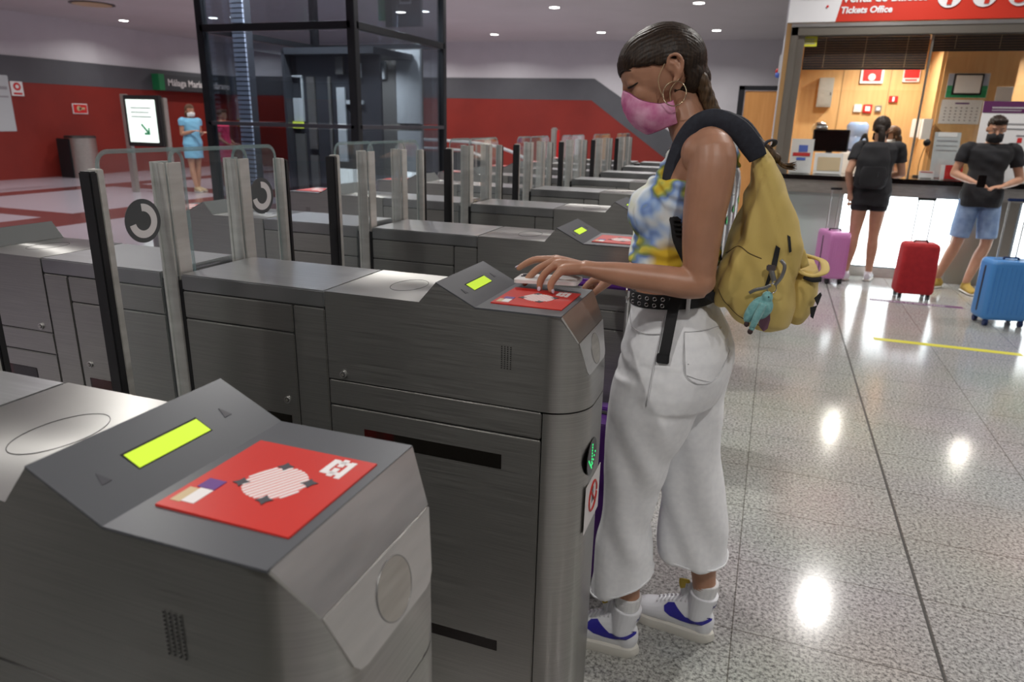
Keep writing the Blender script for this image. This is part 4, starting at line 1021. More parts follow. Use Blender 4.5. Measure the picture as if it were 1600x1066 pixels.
# purple suitcase standing in the lane
def suitcase(name, label, loc, w, d, h, m, ang=0, handle=0.4, ribs=True, wheelm='black', tilt=0.0, grip='black', soft=False, group=None):
    t = thing(name, label, 'suitcase', loc, group)
    t.rotation_euler = (tilt, 0, ang)
    z0 = .055
    mb = MB(); r = .028
    lv = []
    for z, sc in ((z0, .90), (z0 + .012, .97), (z0 + .035, 1), (h - .035, 1 if not soft else .94), (h - .012, .97 if not soft else .88), (h, .90 if not soft else .78)):
        lv.append([Vector((v.x, v.y, z)) for v in ringpts(0, 0, 0, w / 2 * sc, d / 2 * sc, 40, 7)])
    mb.rings(lv); sh = obj('shell', mb, m, t, smooth=35)
    if ribs:
        k = 9
        for i in range(k):
            x = -w / 2 * .8 + w * .8 * i / (k - 1)
            for y in (-d / 2, d / 2): obj('rib', MB().box(x - .006, x + .006, y - .004, y + .004, z0 + .05, h - .05, .003), m, sh)
    zp = MB()
    if not soft:
        zp.rings([[Vector((v.x, v.y * .0 + yy, v.z)) for v in [Vector((w / 2 * 1.012 * a, 0, (z0 + h) / 2 + (h - z0) / 2 * 1.008 * b_)) for a, b_ in [(math.copysign(abs(math.cos(R(q))) ** .22, math.cos(R(q))), math.copysign(abs(math.sin(R(q))) ** .22, math.sin(R(q)))) for q in range(0, 360, 9)]]] for yy in (-.011, .011)])
        obj('closure_band', zp, 'black', t)
    hn = MB(); hn.box(-.06, .06, -.012, .012, h + .012, h + .024, .005).box(-.062, -.05, -.01, .01, h - .02, h + .018, .003).box(.05, .062, -.01, .01, h - .02, h + .018, .003); obj('carry_handle', hn, grip, t)
    if handle:
        pl = MB(); hx = w * .2
        for s_ in (-1, 1): pl.cyl((s_ * hx, d * .32, h - .03), (s_ * hx, d * .32, h + handle), .006, n=10)
        po_ = obj('telescopic_pole', pl, 'steel_plate', t, smooth=60)
        gp = MB(); gp.box(-hx - .018, hx + .018, d * .32 - .013, d * .32 + .013, h + handle, h + handle + .024, .008); obj('grip', gp, grip, t)
    for sx in (-1, 1):
        for sy in (-1, 1):
            x, y = sx * (w / 2 - .045), sy * (d / 2 - .035)
            hs = MB(); hs.box(x - .016, x + .016, y - .018, y + .018, .030, z0 + .008, .004); ho = obj('wheel_housing', hs, wheelm, t)
            wh = MB(); wh.cyl((x - .013, y, .024), (x - .004, y, .024), .024, n=18).cyl((x + .004, y, .024), (x + .013, y, .024), .024, n=18); obj('wheel', wh, wheelm, ho, smooth=40)
    return t
M['purple_shell'] = vary(mat('purple_shell', (.10, .02, .22), .35), (.09, .018, .20), (.13, .03, .28), 6)
suitcase('suitcase', 'purple ribbed suitcase standing between the gates behind the woman\'s legs', (.095, .775, 0), .38, .20, .62, 'purple_shell', handle=.40, grip='purple_shell')

# ------------------------------------------------------------------ lift
M['lift_int'] = mat('lift_interior_panel', (.045, .048, .056), .4)
M['lift_grey'] = mat('grey_shaft_wall', (.12, .12, .115), .5); M['beam_grey'] = mat('grey_steel_beam', (.13, .13, .15), .35, .7)
M['lift_pale'] = mat('pale_lift_panel', (.50, .54, .56), .4)
M['lift_col'] = mat('ribbed_guide_column', (.52, .58, .72), .35, .3)
M['hi_vis'] = mat('yellow_green_sticker', (.60, .75, .08), .6)
M['sign_dark'] = mat('dark_sign', (.05, .055, .06), .4)
M['sign_green'] = mat('green_sign', (.02, .22, .08), .4)
M['paper'] = mat('white_paper', (.78, .78, .78), .7)
M['sign_red'] = mat('red_sign', (.60, .02, .02), .45)
M['ink'] = mat('grey_ink', (.30, .30, .32), .7)
LX0, LX1, LY0, LY1 = -6.09, -4.01, 6.0, 8.28
lift = thing('glass_lift', 'glass lift shaft in a dark steel frame behind the ticket gates', 'lift', ((LX0 + LX1) / 2, (LY0 + LY1) / 2, 0))
def W_(name, mb, m, t, **k): return obj(name, mb, m, t, world=True, **k)
for x, y in ((LX0, LY0), (LX1, LY0), (LX0, LY1), (LX1, LY1)): W_('corner_post', MB().box(x - .05, x + .05, y - .05, y + .05, 0, CEIL, .006), 'frame_dark', lift)
for z in (.06, 1.42, 2.50):
    h = .022 if z < 2 else .04
    bm_ = MB()
    for x0, x1, y0, y1 in ((LX0, LX1, LY0 - .05, LY0 + .03), (LX0, LX1, LY1 - .03, LY1 + .05), (LX1 - .03, LX1 + .05, LY0, LY1), (LX0 - .05, LX0 + .03, LY0, LY1)): bm_.box(x0, x1, y0, y1, z - h, z + h, .004)
    W_('cross_beam', bm_, 'beam_grey' if 1 < z < 2 else 'frame_dark', lift)
for za, zb_ in ((.1, 1.385), (1.455, 2.45), (2.55, 3.58)):
    for x0, x1, y0, y1 in ((LX0 + .05, LX1 - .05, LY0 - .01, LY0), (LX1, LX1 + .01, LY0 + .05, LY1 - .05), (LX0 + .05, LX1 - .05, LY1, LY1 + .01), (LX0 - .01, LX0, LY0 + .05, LY1 - .05)):
        W_('glass_panel', MB().box(x0, x1, y0, y1, za, zb_), 'lift_glass', lift)
W_('guide_column', MB().box(-5.93, -5.77, 6.36, 6.50, 0, 3.5), 'dark_panel', lift)  # dark core colour stands in for the shade between the ribs
gc = MB()
for i in range(62): gc.box(-5.94, -5.76, 6.335, 6.362, .03 + i * .056, .03 + i * .056 + .041)
W_('column_ribs', gc, 'lift_col', lift)
gc = MB()
for i in range(62): gc.box(-6.02, -5.985, 6.5, 6.56, .05 + i * .055, .085 + i * .055)
gc.box(-6.01, -5.995, 6.52, 6.56, 0, 3.4); W_('guide_rack', gc, 'lift_col', lift)
lamp(-5.0, 7.5, 3.5, 46, .5, (.94, .96, 1)); lamp(-4.9, 7.6, 2.28, 14, .4, (.94, .96, 1)); lamp(-5.1, 6.4, 3.5, 60, .4, (.94, .96, 1))  # added fill lamps that brighten the lift interior, no fittings modelled
W_('shaft_wall', MB().box(-5.75, -4.25, 8.12, 8.17, 0, 2.46), 'lift_grey', lift)
W_('shaft_wall', MB().box(-6.04, -5.70, 7.9, 7.95, 0, 2.15), 'dark_panel', lift)
cr_ = W_('lift_car', MB().box(-5.72, -4.35, 7.16, 7.20, .1, 2.30).box(-5.72, -4.35, 7.0, 8.05, 2.30, 2.38).box(-5.72, -4.35, 7.0, 8.05, .05, .12).box(-5.74, -5.70, 7.0, 8.05, .1, 2.36), 'lift_int', lift)
for x0, x1, z0, z1, m in ((-5.69, -5.53, 1.46, 1.76, 'lift_pale'), (-5.69, -5.53, 2.02, 2.05, 'lift_pale'), (-5.55, -5.53, 1.76, 2.02, 'lift_pale'), (-5.69, -5.53, .3, 1.30, 'lift_grey'), (-5.46, -5.34, 1.1, 2.03, 'steel_dull'), (-5.46, -5.34, .2, 1.02, 'lift_grey'),
                          (-5.40 + .27, -5.36 + .27, 1.0, 2.03, 'lift_grey'), (-5.00, -4.88, 2.06, 2.28, 'lift_grey'), (-5.00, -4.87, .95, 1.90, 'lift_pale'), (-5.00, -4.87, .2, .85, 'lift_grey'), (-4.86, -4.60, 1.69, 1.74, 'lift_pale'), (-4.80, -4.62, 2.02, 2.20, 'lift_pale')):
    obj('car_panel', MB().box(x0, x1, 7.12, 7.158, z0, z1, .004), m, cr_, world=True)
obj('hi_vis_label', MB().box(-5.70, -5.53, 7.10, 7.118, 1.37, 1.46), 'hi_vis', cr_, world=True)
W_('landing_door', MB().box(-4.62, -4.24, 8.06, 8.11, 1.46, 2.44, .004), 'lift_pale', lift); W_('landing_door', MB().box(-4.62, -4.24, 8.06, 8.11, .1, 1.36, .004), 'lift_pale', lift)
W_('notice_plate', MB().box(-5.15, -4.80, 8.06, 8.11, 2.06, 2.30, .004), 'lift_pale', lift)

# hanging sign behind the lift
hs = thing('hanging_sign', 'dark hanging sign with green edge seen through the lift glass', 'sign', (-5.0, 9.0, 2.9))
W_('panel', MB().box(-5.30, -4.70, 9.0, 9.08, 2.86, 3.40, .004), 'sign_dark', hs); W_('green_edge', MB().box(-5.42, -5.30, 9.0, 9.08, 2.95, 3.40), 'sign_green', hs)
W_('rod', MB().cyl((-5.1, 9.04, 3.4), (-5.1, 9.04, 3.6), .01).cyl((-4.8, 9.04, 3.4), (-4.8, 9.04, 3.6), .01), 'frame_dark', hs)
W_('pictogram', MB().box(-5.05, -4.85, 8.99, 8.998, 3.17, 3.20).box(-5.05, -5.03, 8.99, 8.998, 3.17, 3.32).box(-4.87, -4.85, 8.99, 8.998, 3.17, 3.32), 'white_print', hs)
hs = thing('station_sign', 'long dark station name sign with green end on the red wall', 'sign', (-15.5, 16, 2.13))
W_('panel', MB().box(-15.74, -15.5, 14.75, 17.4, 2.13, 2.54, .004), 'sign_dark', hs); W_('green_end', MB().box(-15.74, -15.495, 14.55, 14.75, 2.13, 2.55, .004), 'sign_green', hs)
text('lettering', 'Málaga María Zambrano', .25, (-15.492 + 15.5, 14.85 - 16, 2.26 - 2.13), (0, 1, 0), (0, 0, 1), 'white_print', hs, bold=.004)

# ------------------------------------------------------------------ far concourse things
ks = thing('info_display', 'illuminated information display on two grey posts before the red wall', 'display', (-10.97, 9.6, 0))
W_('post', MB().box(-11.50, -11.38, 9.58, 9.68, 0, 1.86, .01), 'steel_dull', ks); W_('post', MB().box(-10.50, -10.42, 9.58, 9.68, 0, 1.80, .01), 'steel_dull', ks)
W_('housing', MB().box(-11.34, -10.48, 9.50, 9.62, .90, 1.84, .015), 'black', ks)
M['screen_white'] = mat('lit_poster', (.8, .9, .85), .4, emit=1.1, emit_col=(.78, .92, .84)); M['green_ink'] = mat('green_ink', (.03, .35, .15), .6)
sc_ = W_('screen', MB().box(-11.26, -10.56, 9.49, 9.503, .98, 1.76), 'screen_white', ks)
W_('print_line', MB().box(-11.16, -10.66, 9.485, 9.49, 1.60, 1.62).box(-11.16, -10.72, 9.485, 9.49, 1.52, 1.54).box(-11.16, -10.66, 9.485, 9.49, 1.44, 1.46), 'ink', sc_)
W_('green_arrow', MB().add([(-10.95, 9.485, 1.30), (-10.92, 9.485, 1.33), (-10.78, 9.485, 1.19), (-10.78, 9.485, 1.25), (-10.74, 9.485, 1.25), (-10.74, 9.485, 1.12), (-10.88, 9.485, 1.12), (-10.88, 9.485, 1.16), (-10.81, 9.485, 1.16)], [(0, 1, 2, 3, 4, 5, 6, 7, 8)]), 'green_ink', sc_)
bn = thing('litter_bin', 'cylindrical steel litter bin with dark lid by the red wall', 'litter bin', (-15.15, 11.6, 0))
W_('barrel', MB().cyl((-15.15, 11.6, 0), (-15.15, 11.6, .92), .33, n=36), 'steel_dull', bn, smooth=40); W_('lid', MB().cyl((-15.15, 11.6, .92), (-15.15, 11.6, .965), .345, .33, n=36), 'black', bn, smooth=40)
W_('side_door', MB().box(-15.5, -15.1, 11.24, 11.30, .0, .9, .01), 'frame_dark', bn)
def wall_sign(label, y0, y1, z0, z1, m, extra=(), x=-15.67, cat='sign'):
    t = thing('wall_sign', label, cat, (x, (y0 + y1) / 2, z0))
    W_('plate', MB().box(x - .012, x + .006, y0, y1, z0, z1, .002), m, t)
    for nm, mb, mm in extra: W_(nm, mb, mm, t)
    return t
wall_sign('pale fire alarm notice with red ring high on the red wall', 10.50, 10.78, 1.82, 2.13, 'paper', [('red_ring', MB().prism(circle_poly(10.64, 2.02, .085), -15.664, -15.66, 'x'), 'sign_red'), ('ring_centre', MB().prism(circle_poly(10.64, 2.02, .04), -15.66, -15.657, 'x'), 'paper'), ('caption', MB().box(-15.664, -15.66, 10.54, 10.74, 1.85, 1.89), 'sign_red')])
wall_sign('small red fire hose sign with white border on the red wall', 11.95, 12.36, 1.46, 1.70, 'paper', [('red_field', MB().box(-15.664, -15.66, 11.97, 12.34, 1.48, 1.68), 'sign_red'), ('hose_mark', MB().prism(circle_poly(12.12, 1.59, .06), -15.66, -15.656, 'x').box(-15.66, -15.656, 12.12, 12.28, 1.56, 1.61), 'tan_print')])
tb = thing('hanging_notice_board', 'tilted pale notice board at the left edge of the concourse', 'notice board', (-14, 9.0, 1.1))
W_('board', MB().box(-14.04, -14, 8.5, 9.26, 1.1, 2.17, .01), 'lift_pale', tb); W_('post', MB().box(-14.05, -13.99, 8.44, 8.5, 0, 2.2, .01), 'steel_dull', tb); W_('print_band', MB().box(-14, -13.995, 8.9, 9.2, 1.9, 1.96).box(-14, -13.995, 8.9, 9.2, 1.75, 1.78), 'ink', tb)
cv_ = thing('ceiling_speaker_grille', 'dark oval grille in the ceiling above the red concourse wall', 'ceiling vent', (-12.8, 10.4, CEIL))
W_('rim', MB().cyl((-12.8, 10.4, CEIL), (-12.8, 10.4, CEIL - .012), .42, n=36), 'frame_dark', cv_); W_('grille', MB().cyl((-12.8, 10.4, CEIL - .012), (-12.8, 10.4, CEIL - .02), .36, n=36), 'tan_print', cv_)
tt = thing('steel_totem', 'slim steel validator post standing before the far red wall', 'post', (-3.13, 11, 0))
W_('column', MB().box(-3.19, -3.09, 10.95, 11.05, 0, 1.44, .02), 'steel_dull', tt); W_('red_side', MB().box(-3.088, -3.05, 10.97, 11.05, .4, 1.40, .01), 'sign_red', tt)
hr = thing('curved_handrail', 'pale curved handrails low behind the gates, before the far red wall', 'handrail', (-6.7, 15, 0))
q = MB(); q.tube([(-8.3, 15, 1.05), (-7.0, 15, 1.04), (-6.2, 15, 1.0), (-5.6, 15, .90), (-5.1, 15, .72), (-4.8, 15, .5)], .035, n=10); q.tube([(-8.3, 15, .85), (-7.0, 15, .84), (-6.4, 15, .78), (-6.0, 15, .62)], .03, n=10); W_('rail', q, 'lift_pale', hr, smooth=180)
for x in (-8.1, -7.2, -6.3): W_('stanchion', MB().cyl((x, 15, 0), (x, 15, 1.03), .022, n=12), 'steel_dull', hr, smooth=40)
W_('low_panel', MB().box(-8.3, -6.0, 15.05, 15.09, .1, .78, .01), 'dark_panel', hr)

# ------------------------------------------------------------------ ticket office
BX0, BX1, BY0, BY1 = .56, 5.9, 7.1, 9.75
bw = struct('wall_booth', MB().box(BX0 - .06, BX1, BY1, BY1 + .1, 0, CEIL).box(BX0 - .06, BX0, BY0, BY1, 0, CEIL), 'wood')
struct('outer_cladding', MB().box(BX0 - .075, BX0 - .06, BY0, BY1 + .1, 0, CEIL).box(BX0 - .075, BX1, BY1 + .1, BY1 + .115, 0, CEIL), 'white_paint', bw)
struct('joint_strips', MB().box(1.86, 1.865, BY1 - .006, BY1, 0, 2.7).box(1.28, 1.284, BY1 - .006, BY1, 0, 2.7).box(3.1, 3.104, BY1 - .006, BY1, 0, 2.7), 'bag_seam', bw)
struct('wall_booth_right', MB().box(2.30, 2.34, BY1 - .75, BY1, 0, 2.66).box(2.34, 3.10, BY1 - .77, BY1 - .73, 0, 2.66), 'wood')
struct('ceiling_booth', MB().box(BX0, BX1, BY0 + .05, BY1, 2.66, 2.72), 'white_paint')
for i, (x, y) in enumerate(((1.79, 9.1), (1.30, 8.2), (3.41, 9.03))):
    o = dup(dl0); o.location = (x, y, 2.66); o['label'] = ('back-row downlight of the ticket office above the water cooler', 'front-row downlight of the ticket office, left one', 'back-row downlight of the ticket office, right one', 'front-row downlight of the ticket office, right one')[i]; o['group'] = 'ticket office downlights'
    lamp(x, y, 2.62, 30, color=(1, .93, .82))
struct('window_1', MB().box(.70, 1.855, BY0 + .02, BY0 + .03, 1.06, 2.43).box(1.875, 3.9, BY0 + .02, BY0 + .03, 1.06, 2.43), 'booth_glass')
M['inox_warm'] = mat('warm_steel_frame', (.42, .39, .34), .35, .9)
wf_ = struct('trim_3', MB().box(.545, .62, BY0 - .05, BY0 + .06, 0, 2.55, .006).box(.62, .69, BY0 - .02, BY0 + .04, 1.05, 2.50, .004).box(.545, 5.9, BY0 - .05, BY0 + .06, 2.43, 2.55, .008).box(1.856, 1.874, BY0, BY0 + .04, 1.05, 2.45), 'inox_warm')
struct('ledge_steel_strip', MB().box(.545, 5.9, BY0 - .06, BY0 - .04, 2.515, 2.545), 'steel_plate', wf_)  # bright steel strip along the window beam
ct = thing('ticket_counter', 'long ticket office counter with black top above backlit white glass', 'counter', (2.0, 7.1, 0))
W_('worktop', MB().box(.62, 5.9, BY0 - .16, BY0 + .55, 1.005, 1.055, .006), 'black_gloss', ct)
W_('steel_fascia', MB().box(.62, 5.9, BY0 - .10, BY0 - .02, .87, 1.005, .004), 'steel_dull', ct)
M['back_glass'] = mat('pale_green_back_painted_glass', (.48, .56, .54), .08)
M['lit_glass'] = mat('backlit_white_glass', (.9, .95, .95), .3, emit=3.8, emit_col=(.88, .97, 1.0))
W_('glass_front', MB().box(.64, 1.285, BY0 - .03, BY0, .10, .865, .003), 'back_glass', ct)
W_('lit_front', MB().box(1.295, 2.36, BY0 - .03, BY0, .12, .862, .003), 'lit_glass', ct)
W_('stone_front', MB().box(2.37, 2.90, BY0 - .03, BY0, .0, .865, .003), 'inox_warm', ct)
W_('lit_front', MB().box(2.93, 4.0, BY0 - .03, BY0, .12, .862, .003), 'lit_glass', ct)
W_('plinth', MB().box(.62, 5.9, BY0 - .02, BY0 + .02, 0, .10), 'steel_dull', ct)
W_('carcass', MB().box(.62, 5.9, BY0 + .01, BY0 + .5, 0, 1.0), 'dark_panel', ct)
# the lettered fascia
fs = thing('ticket_office_sign', 'red and white fascia sign reading Venta de Billetes over the ticket window', 'sign', (2, 7.05, 2.55))
M['sign_orange_red'] = mat('orange_red_sign', (.50, .035, .02), .35, emit=.06, emit_col=(.75, .05, .02)); M['sign_white'] = mat('white_sign_face', (.68, .68, .70), .35, emit=.1)
W_('white_field', MB().add([(.50, 7.04, 2.56), (.95, 7.04, 2.56), (1.06, 7.04, 3.15), (.50, 7.04, 3.15), (.50, 7.12, 2.56), (.95, 7.12, 2.56), (1.06, 7.12, 3.15), (.50, 7.12, 3.15)], [(0, 1, 2, 3), (7, 6, 5, 4), (0, 4, 5, 1), (1, 5, 6, 2), (2, 6, 7, 3), (3, 7, 4, 0)]), 'sign_white', fs)
W_('red_field', MB().add([(.951, 7.04, 2.56), (5.9, 7.04, 2.56), (5.9, 7.04, 3.15), (1.061, 7.04, 3.15), (.951, 7.12, 2.56), (5.9, 7.12, 2.56), (5.9, 7.12, 3.15), (1.061, 7.12, 3.15)], [(0, 1, 2, 3), (7, 6, 5, 4), (0, 4, 5, 1), (1, 5, 6, 2), (2, 6, 7, 3), (3, 7, 4, 0)]), 'sign_orange_red', fs)
W_('upper_fascia', MB().box(.50, 5.9, 7.06, 7.14, 3.15, CEIL), 'white_paint', fs)
def sgn(txt, size, x, z, m, **k): return text('lettering', txt, size, (x - 2, 7.034 - 7.05, z - 2.55), (1, 0, 0), (0, 0, 1), m, fs, **k)
sgn('Venta de Billetes', .112, .99, 2.735, 'sign_white', bold=.003); sgn('Tickets Office', .082, .985, 2.635, 'sign_white', bold=.003, shear=.12)
sgn('Cercanías', .075, .60, 2.77, 'dark_print', bold=.001); W_('red_dot', MB().prism(circle_poly(.86, 2.70, .012, 14), 7.03, 7.04, 'y'), 'sign_red', fs)
for x, ch_ in ((1.93, '1'), (2.22, '4'), (2.51, '5')):
    d_ = W_('number_disc', MB().prism(circle_poly(x, 2.765, .105), 7.028, 7.04, 'y'), 'sign_white', fs)
    text('number', ch_, .20, (x - 2, 7.02 - 7.05, 2.697 - 2.55), (1, 0, 0), (0, 0, 1), 'sign_orange_red', d_, bold=.010, shear=.15, align='CENTER')
M['blind'] = mat('dark_brown_blind', (.022, .015, .014), .55)
def blind(label, x0, x1, z0):
    t = thing('window_blind', label, 'blind', ((x0 + x1) / 2, 7.2, z0)); mb = MB()
    z = 2.45
    while z > z0 + .02: mb.box(x0, x1, 7.185, 7.19, z - .022, z, 0); z -= .024
    W_('slats', mb, 'blind', t); W_('bottom_rail', MB().box(x0, x1, 7.175, 7.20, z0, z0 + .02, .003), 'black', t)
    cd_ = MB(); n = int((x1 - x0) / .38)
    for i in range(n): cd_.cyl((x0 + .2 + i * .38, 7.182, z0), (x0 + .2 + i * .38, 7.182, 2.45), .002, n=6)
    W_('cords', cd_, 'tan_print', t)
blind('long dark brown blind lowered over the left ticket window', .70, 1.85, 2.115); blind('short dark brown blind raised high in the right ticket window', 1.88, 3.9, 2.285)
M['yellow_note'] = mat('yellow_note', (.62, .60, .04), .7)
t = thing('yellow_notice', 'yellow paper notice taped in the top left corner of the ticket window', 'notice', (.74, 7.1, 2.34))
W_('sheet', MB().box(.67, .81, 7.105, 7.108, 2.335, 2.435), 'yellow_note', t); W_('print_line', MB().box(.69, .79, 7.103, 7.105, 2.40, 2.408).box(.69, .78, 7.103, 7.105, 2.38, 2.387).box(.69, .79, 7.103, 7.105, 2.36, 2.367), 'ink', t)
# inside the office
def bpanel(name, label, cat, x0, x1, z0, z1, m, extra=(), y=BY1, dep=.03, pname='plate'):
    t = thing(name, label, cat, ((x0 + x1) / 2, y, z0)); W_(pname, MB().box(x0, x1, y - dep, y, z0, z1, .003), m, t)
    for nm, mb, mm in extra: W_(nm, mb, mm, t)
    return t
bpanel('wall_cabinet', 'grey metal box on the wood wall, left of the ticket office', 'wall box', .985, 1.17, 1.81, 2.185, 'steel_dull', [('door', MB().box(1.0, 1.155, BY1 - .145, BY1 - .14, 1.83, 2.165, .003), 'steel_dull'), ('latch', MB().box(1.14, 1.15, BY1 - .155, BY1 - .145, 1.96, 2.0), 'black')], dep=.14, pname='box')
bpanel('fire_sign', 'wide red and white sign just below the long blind', 'sign', 1.49, 1.77, 2.12, 2.32, 'paper', [('red_field', MB().box(1.52, 1.74, BY1 - .034, BY1 - .03, 2.15, 2.31), 'sign_red'), ('white_mark', MB().prism(circle_poly(1.63, 2.20, .045), BY1 - .038, BY1 - .034, 'y'), 'paper')])
bpanel('fire_sign', 'narrow red and white sign below the right end of the long blind', 'sign', 2.0, 2.20, 2.14, 2.32, 'paper', [('red_field', MB().box(2.01, 2.19, BY1 - .034, BY1 - .03, 2.19, 2.31), 'sign_red'), ('caption', MB().box(2.03, 2.17, BY1 - .034, BY1 - .03, 2.155, 2.175), 'sign_red')])
bpanel('fire_sign', 'small square red extinguisher sign alone on the wood wall', 'sign', 1.88, 1.985, 1.885, 1.965, 'sign_red', [('white_mark', MB().box(1.92, 1.945, BY1 - .034, BY1 - .03, 1.895, 1.955), 'paper')])
bpanel('wall_switch', 'white wall box left of the red alarm button', 'switch', 1.47, 1.565, 1.755, 1.855, 'white_plastic', [('rocker', MB().box(1.495, 1.54, BY1 - .036, BY1 - .03, 1.78, 1.83), 'white_plastic')])
bpanel('fire_alarm_button', 'red fire alarm button box on the wood wall', 'alarm button', 1.585, 1.695, 1.745, 1.855, 'sign_red', [('button_face', MB().box(1.61, 1.67, BY1 - .036, BY1 - .03, 1.77, 1.83), 'paper')])
bpanel('wall_switch', 'small grey wall box right of the red alarm button', 'switch', 1.73, 1.81, 1.76, 1.845, 'steel_dull', [('rocker', MB().box(1.75, 1.79, BY1 - .036, BY1 - .03, 1.78, 1.82), 'white_plastic')])
bpanel('paper_dispenser', 'white paper dispenser hanging on the wood wall above the microphone', 'dispenser', 2.19, 2.29, 1.43, 1.67, 'white_plastic', [('cover', MB().box(2.185, 2.295, BY1 - .16, BY1 - .14, 1.44, 1.68, .01), 'white_plastic')], y=BY1 - .8, dep=.15, pname='body')
YB = BY1 - .77
k_ = 8.98 / 9.7
bpanel('landscape_poster', 'landscape poster behind the black picture frame', 'poster', 2.395, 2.83, 1.92, 2.20, 'paper', [('sky', MB().box(2.40, 2.825, YB - .008, YB - .005, 2.06, 2.195), 'lift_col'), ('hills', MB().box(2.40, 2.825, YB - .008, YB - .005, 1.925, 2.06), 'green_ink')], y=YB, dep=.005, pname='sheet')
bpanel('framed_certificate', 'black framed white certificate over the wall calendar', 'framed certificate', 2.455, 2.765, 1.955, 2.195, 'black', [('sheet', MB().box(2.475, 2.745, YB - .036, YB - .03, 1.975, 2.175), 'paper')], y=YB - .01, dep=.02, pname='frame')
cg = MB()
for r_ in range(5):
    for c_ in range(7):
        x, z = 2.42 + c_ * .056, 1.80 - r_ * .036; cg.box(x, x + .018, YB - .008, YB - .005, z, z + .012)
bpanel('wall_calendar', 'white month calendar with a grid of dates on the wood wall', 'calendar', 2.375, 2.81, 1.62, 1.90, 'paper', [('dates', cg, 'ink'), ('month', MB().box(2.52, 2.67, YB - .008, YB - .005, 1.85, 1.865), 'purple_print')], y=YB, dep=.005, pname='sheet')
bpanel('picture', 'white picture with black branch drawing at the right edge', 'picture', 2.92, 3.09, 1.66, 2.05, 'paper', [('branch', MB().tube([(2.94, YB - .02, 1.75), (2.98, YB - .02, 1.84), (3.04, YB - .02, 1.80), (3.07, YB - .02, 1.86)], .006, n=6).tube([(2.99, YB - .02, 1.70), (3.0, YB - .02, 1.83), (2.96, YB - .02, 1.88)], .006, n=6), 'dark_print')], y=YB, dep=.015, pname='sheet')
def stand(name, label, cat, x0, x1, z1, m, y=7.16, z0=1.057, extra=(), lean=.10):
    t = thing(name, label, cat, ((x0 + x1) / 2, y, z0)); L = z1 - z0
    mb = MB().add([(x0, y, z0), (x1, y, z0), (x1, y + lean, z1), (x0, y + lean, z1), (x0, y + .008, z0), (x1, y + .008, z0), (x1, y + lean + .008, z1), (x0, y + lean + .008, z1)], [(0, 1, 2, 3), (7, 6, 5, 4), (0, 4, 5, 1), (1, 5, 6, 2), (2, 6, 7, 3), (3, 7, 4, 0)])
    W_('board', mb, m, t); W_('foot', MB().box(x0 + .02, x1 - .02, y, y + .10, z0 - .001, z0 + .005), 'steel_dull', t)
    for nm, (u0, u1, v0, v1), mm in extra:
        a = lambda u, v: (x0 + (x1 - x0) * u, y + lean * v - .004, z0 + L * v)
        c2 = lambda u, v: (x0 + (x1 - x0) * u, y + lean * v - .001, z0 + L * v)
        W_(nm, MB().add([a(u0, v0), a(u1, v0), a(u1, v1), a(u0, v1), c2(u0, v0), c2(u1, v0), c2(u1, v1), c2(u0, v1)], [(0, 1, 2, 3), (7, 6, 5, 4), (0, 4, 5, 1), (1, 5, 6, 2), (2, 6, 7, 3), (3, 7, 4, 0)]), mm, t)
    return t
M['print_blue'] = mat('blue_print', (.08, .15, .55), .6)
stand('counter_card', 'white card with blue and red emblem at the left end of the counter', 'counter card', .70, .93, 1.415, 'paper', extra=[('blue_mark', (.35, .75, .62, .82), 'print_blue'), ('red_line', (.12, .88, .50, .60), 'sign_red'), ('blue_line', (.3, .7, .38, .46), 'print_blue')])
stand('framed_notice', 'small notice with tan picture between the card and the woman in black', 'notice', .955, 1.24, 1.275, 'paper', extra=[('tan_picture', (.12, .92, .15, .80), 'tan_print')], y=7.2)
stand('leaflet_board', 'stack of pale blue leaflets propped on the ticket counter', 'leaflets', 2.10, 2.34, 1.52, 'lift_pale', extra=[('text_lines', (.1, .9, .80, .83), 'ink'), ('text_lines', (.1, .9, .70, .72), 'ink'), ('text_lines', (.1, .9, .60, .62), 'ink'), ('white_header', (.12, .85, .90, 1.0), 'paper')], y=7.34)
stand('leaflet_holder', 'red leaflet holder standing on the counter left of the man', 'leaflet holder', 2.16, 2.36, 1.20, 'sign_red', y=7.14, lean=.03, extra=[('white_strip', (0, .2, 0, 1), 'paper')])
stand('leaflet_holder', 'small white ticket box beside the microphone foot', 'box', 1.98, 2.12, 1.13, 'paper', y=7.2, lean=.02, extra=[('red_line', (.1, .9, .8, .9), 'sign_red')])
M['plum'] = mat('plum_poster_band', (.10, .015, .09), .5)
stand('information_poster', 'large white poster with plum header behind the man in black', 'poster', 2.40, 3.05, 1.82, 'paper', y=7.0, lean=.06, z0=1.057, extra=[('plum_header', (0, 1, .86, 1), 'plum'), ('header_line', (.12, .95, .91, .93), 'paper'), ('header_line', (.12, .5, .88, .895), 'paper'), ('text_lines', (.3, .95, .72, .735), 'ink'), ('text_lines', (.3, .95, .66, .675), 'ink'), ('text_lines', (.5, .95, .58, .595), 'ink'), ('red_mark', (.52, .58, .50, .56), 'sign_red')])
mn = thing('computer_monitor', 'black computer monitor seen through the ticket window', 'monitor', (1.11, 7.6, 1.05))
W_('display', MB().box(.92, 1.30, 7.62, 7.65, 1.28, 1.52, .006), 'black', mn); W_('stand', MB().box(1.08, 1.14, 7.62, 7.66, 1.06, 1.30, .004).box(.98, 1.24, 7.55, 7.70, 1.055, 1.07, .004), 'black', mn); W_('glare_panel', MB().box(.935, 1.285, 7.615, 7.62, 1.295, 1.505), 'black_gloss', mn)
q = MB(); q.ell((.985, 7.75, 1.53), (.09, .05, .07))
o = single('security_mirror', q, 'chrome', 'small convex mirror behind the computer monitor', 'mirror', smooth=180)
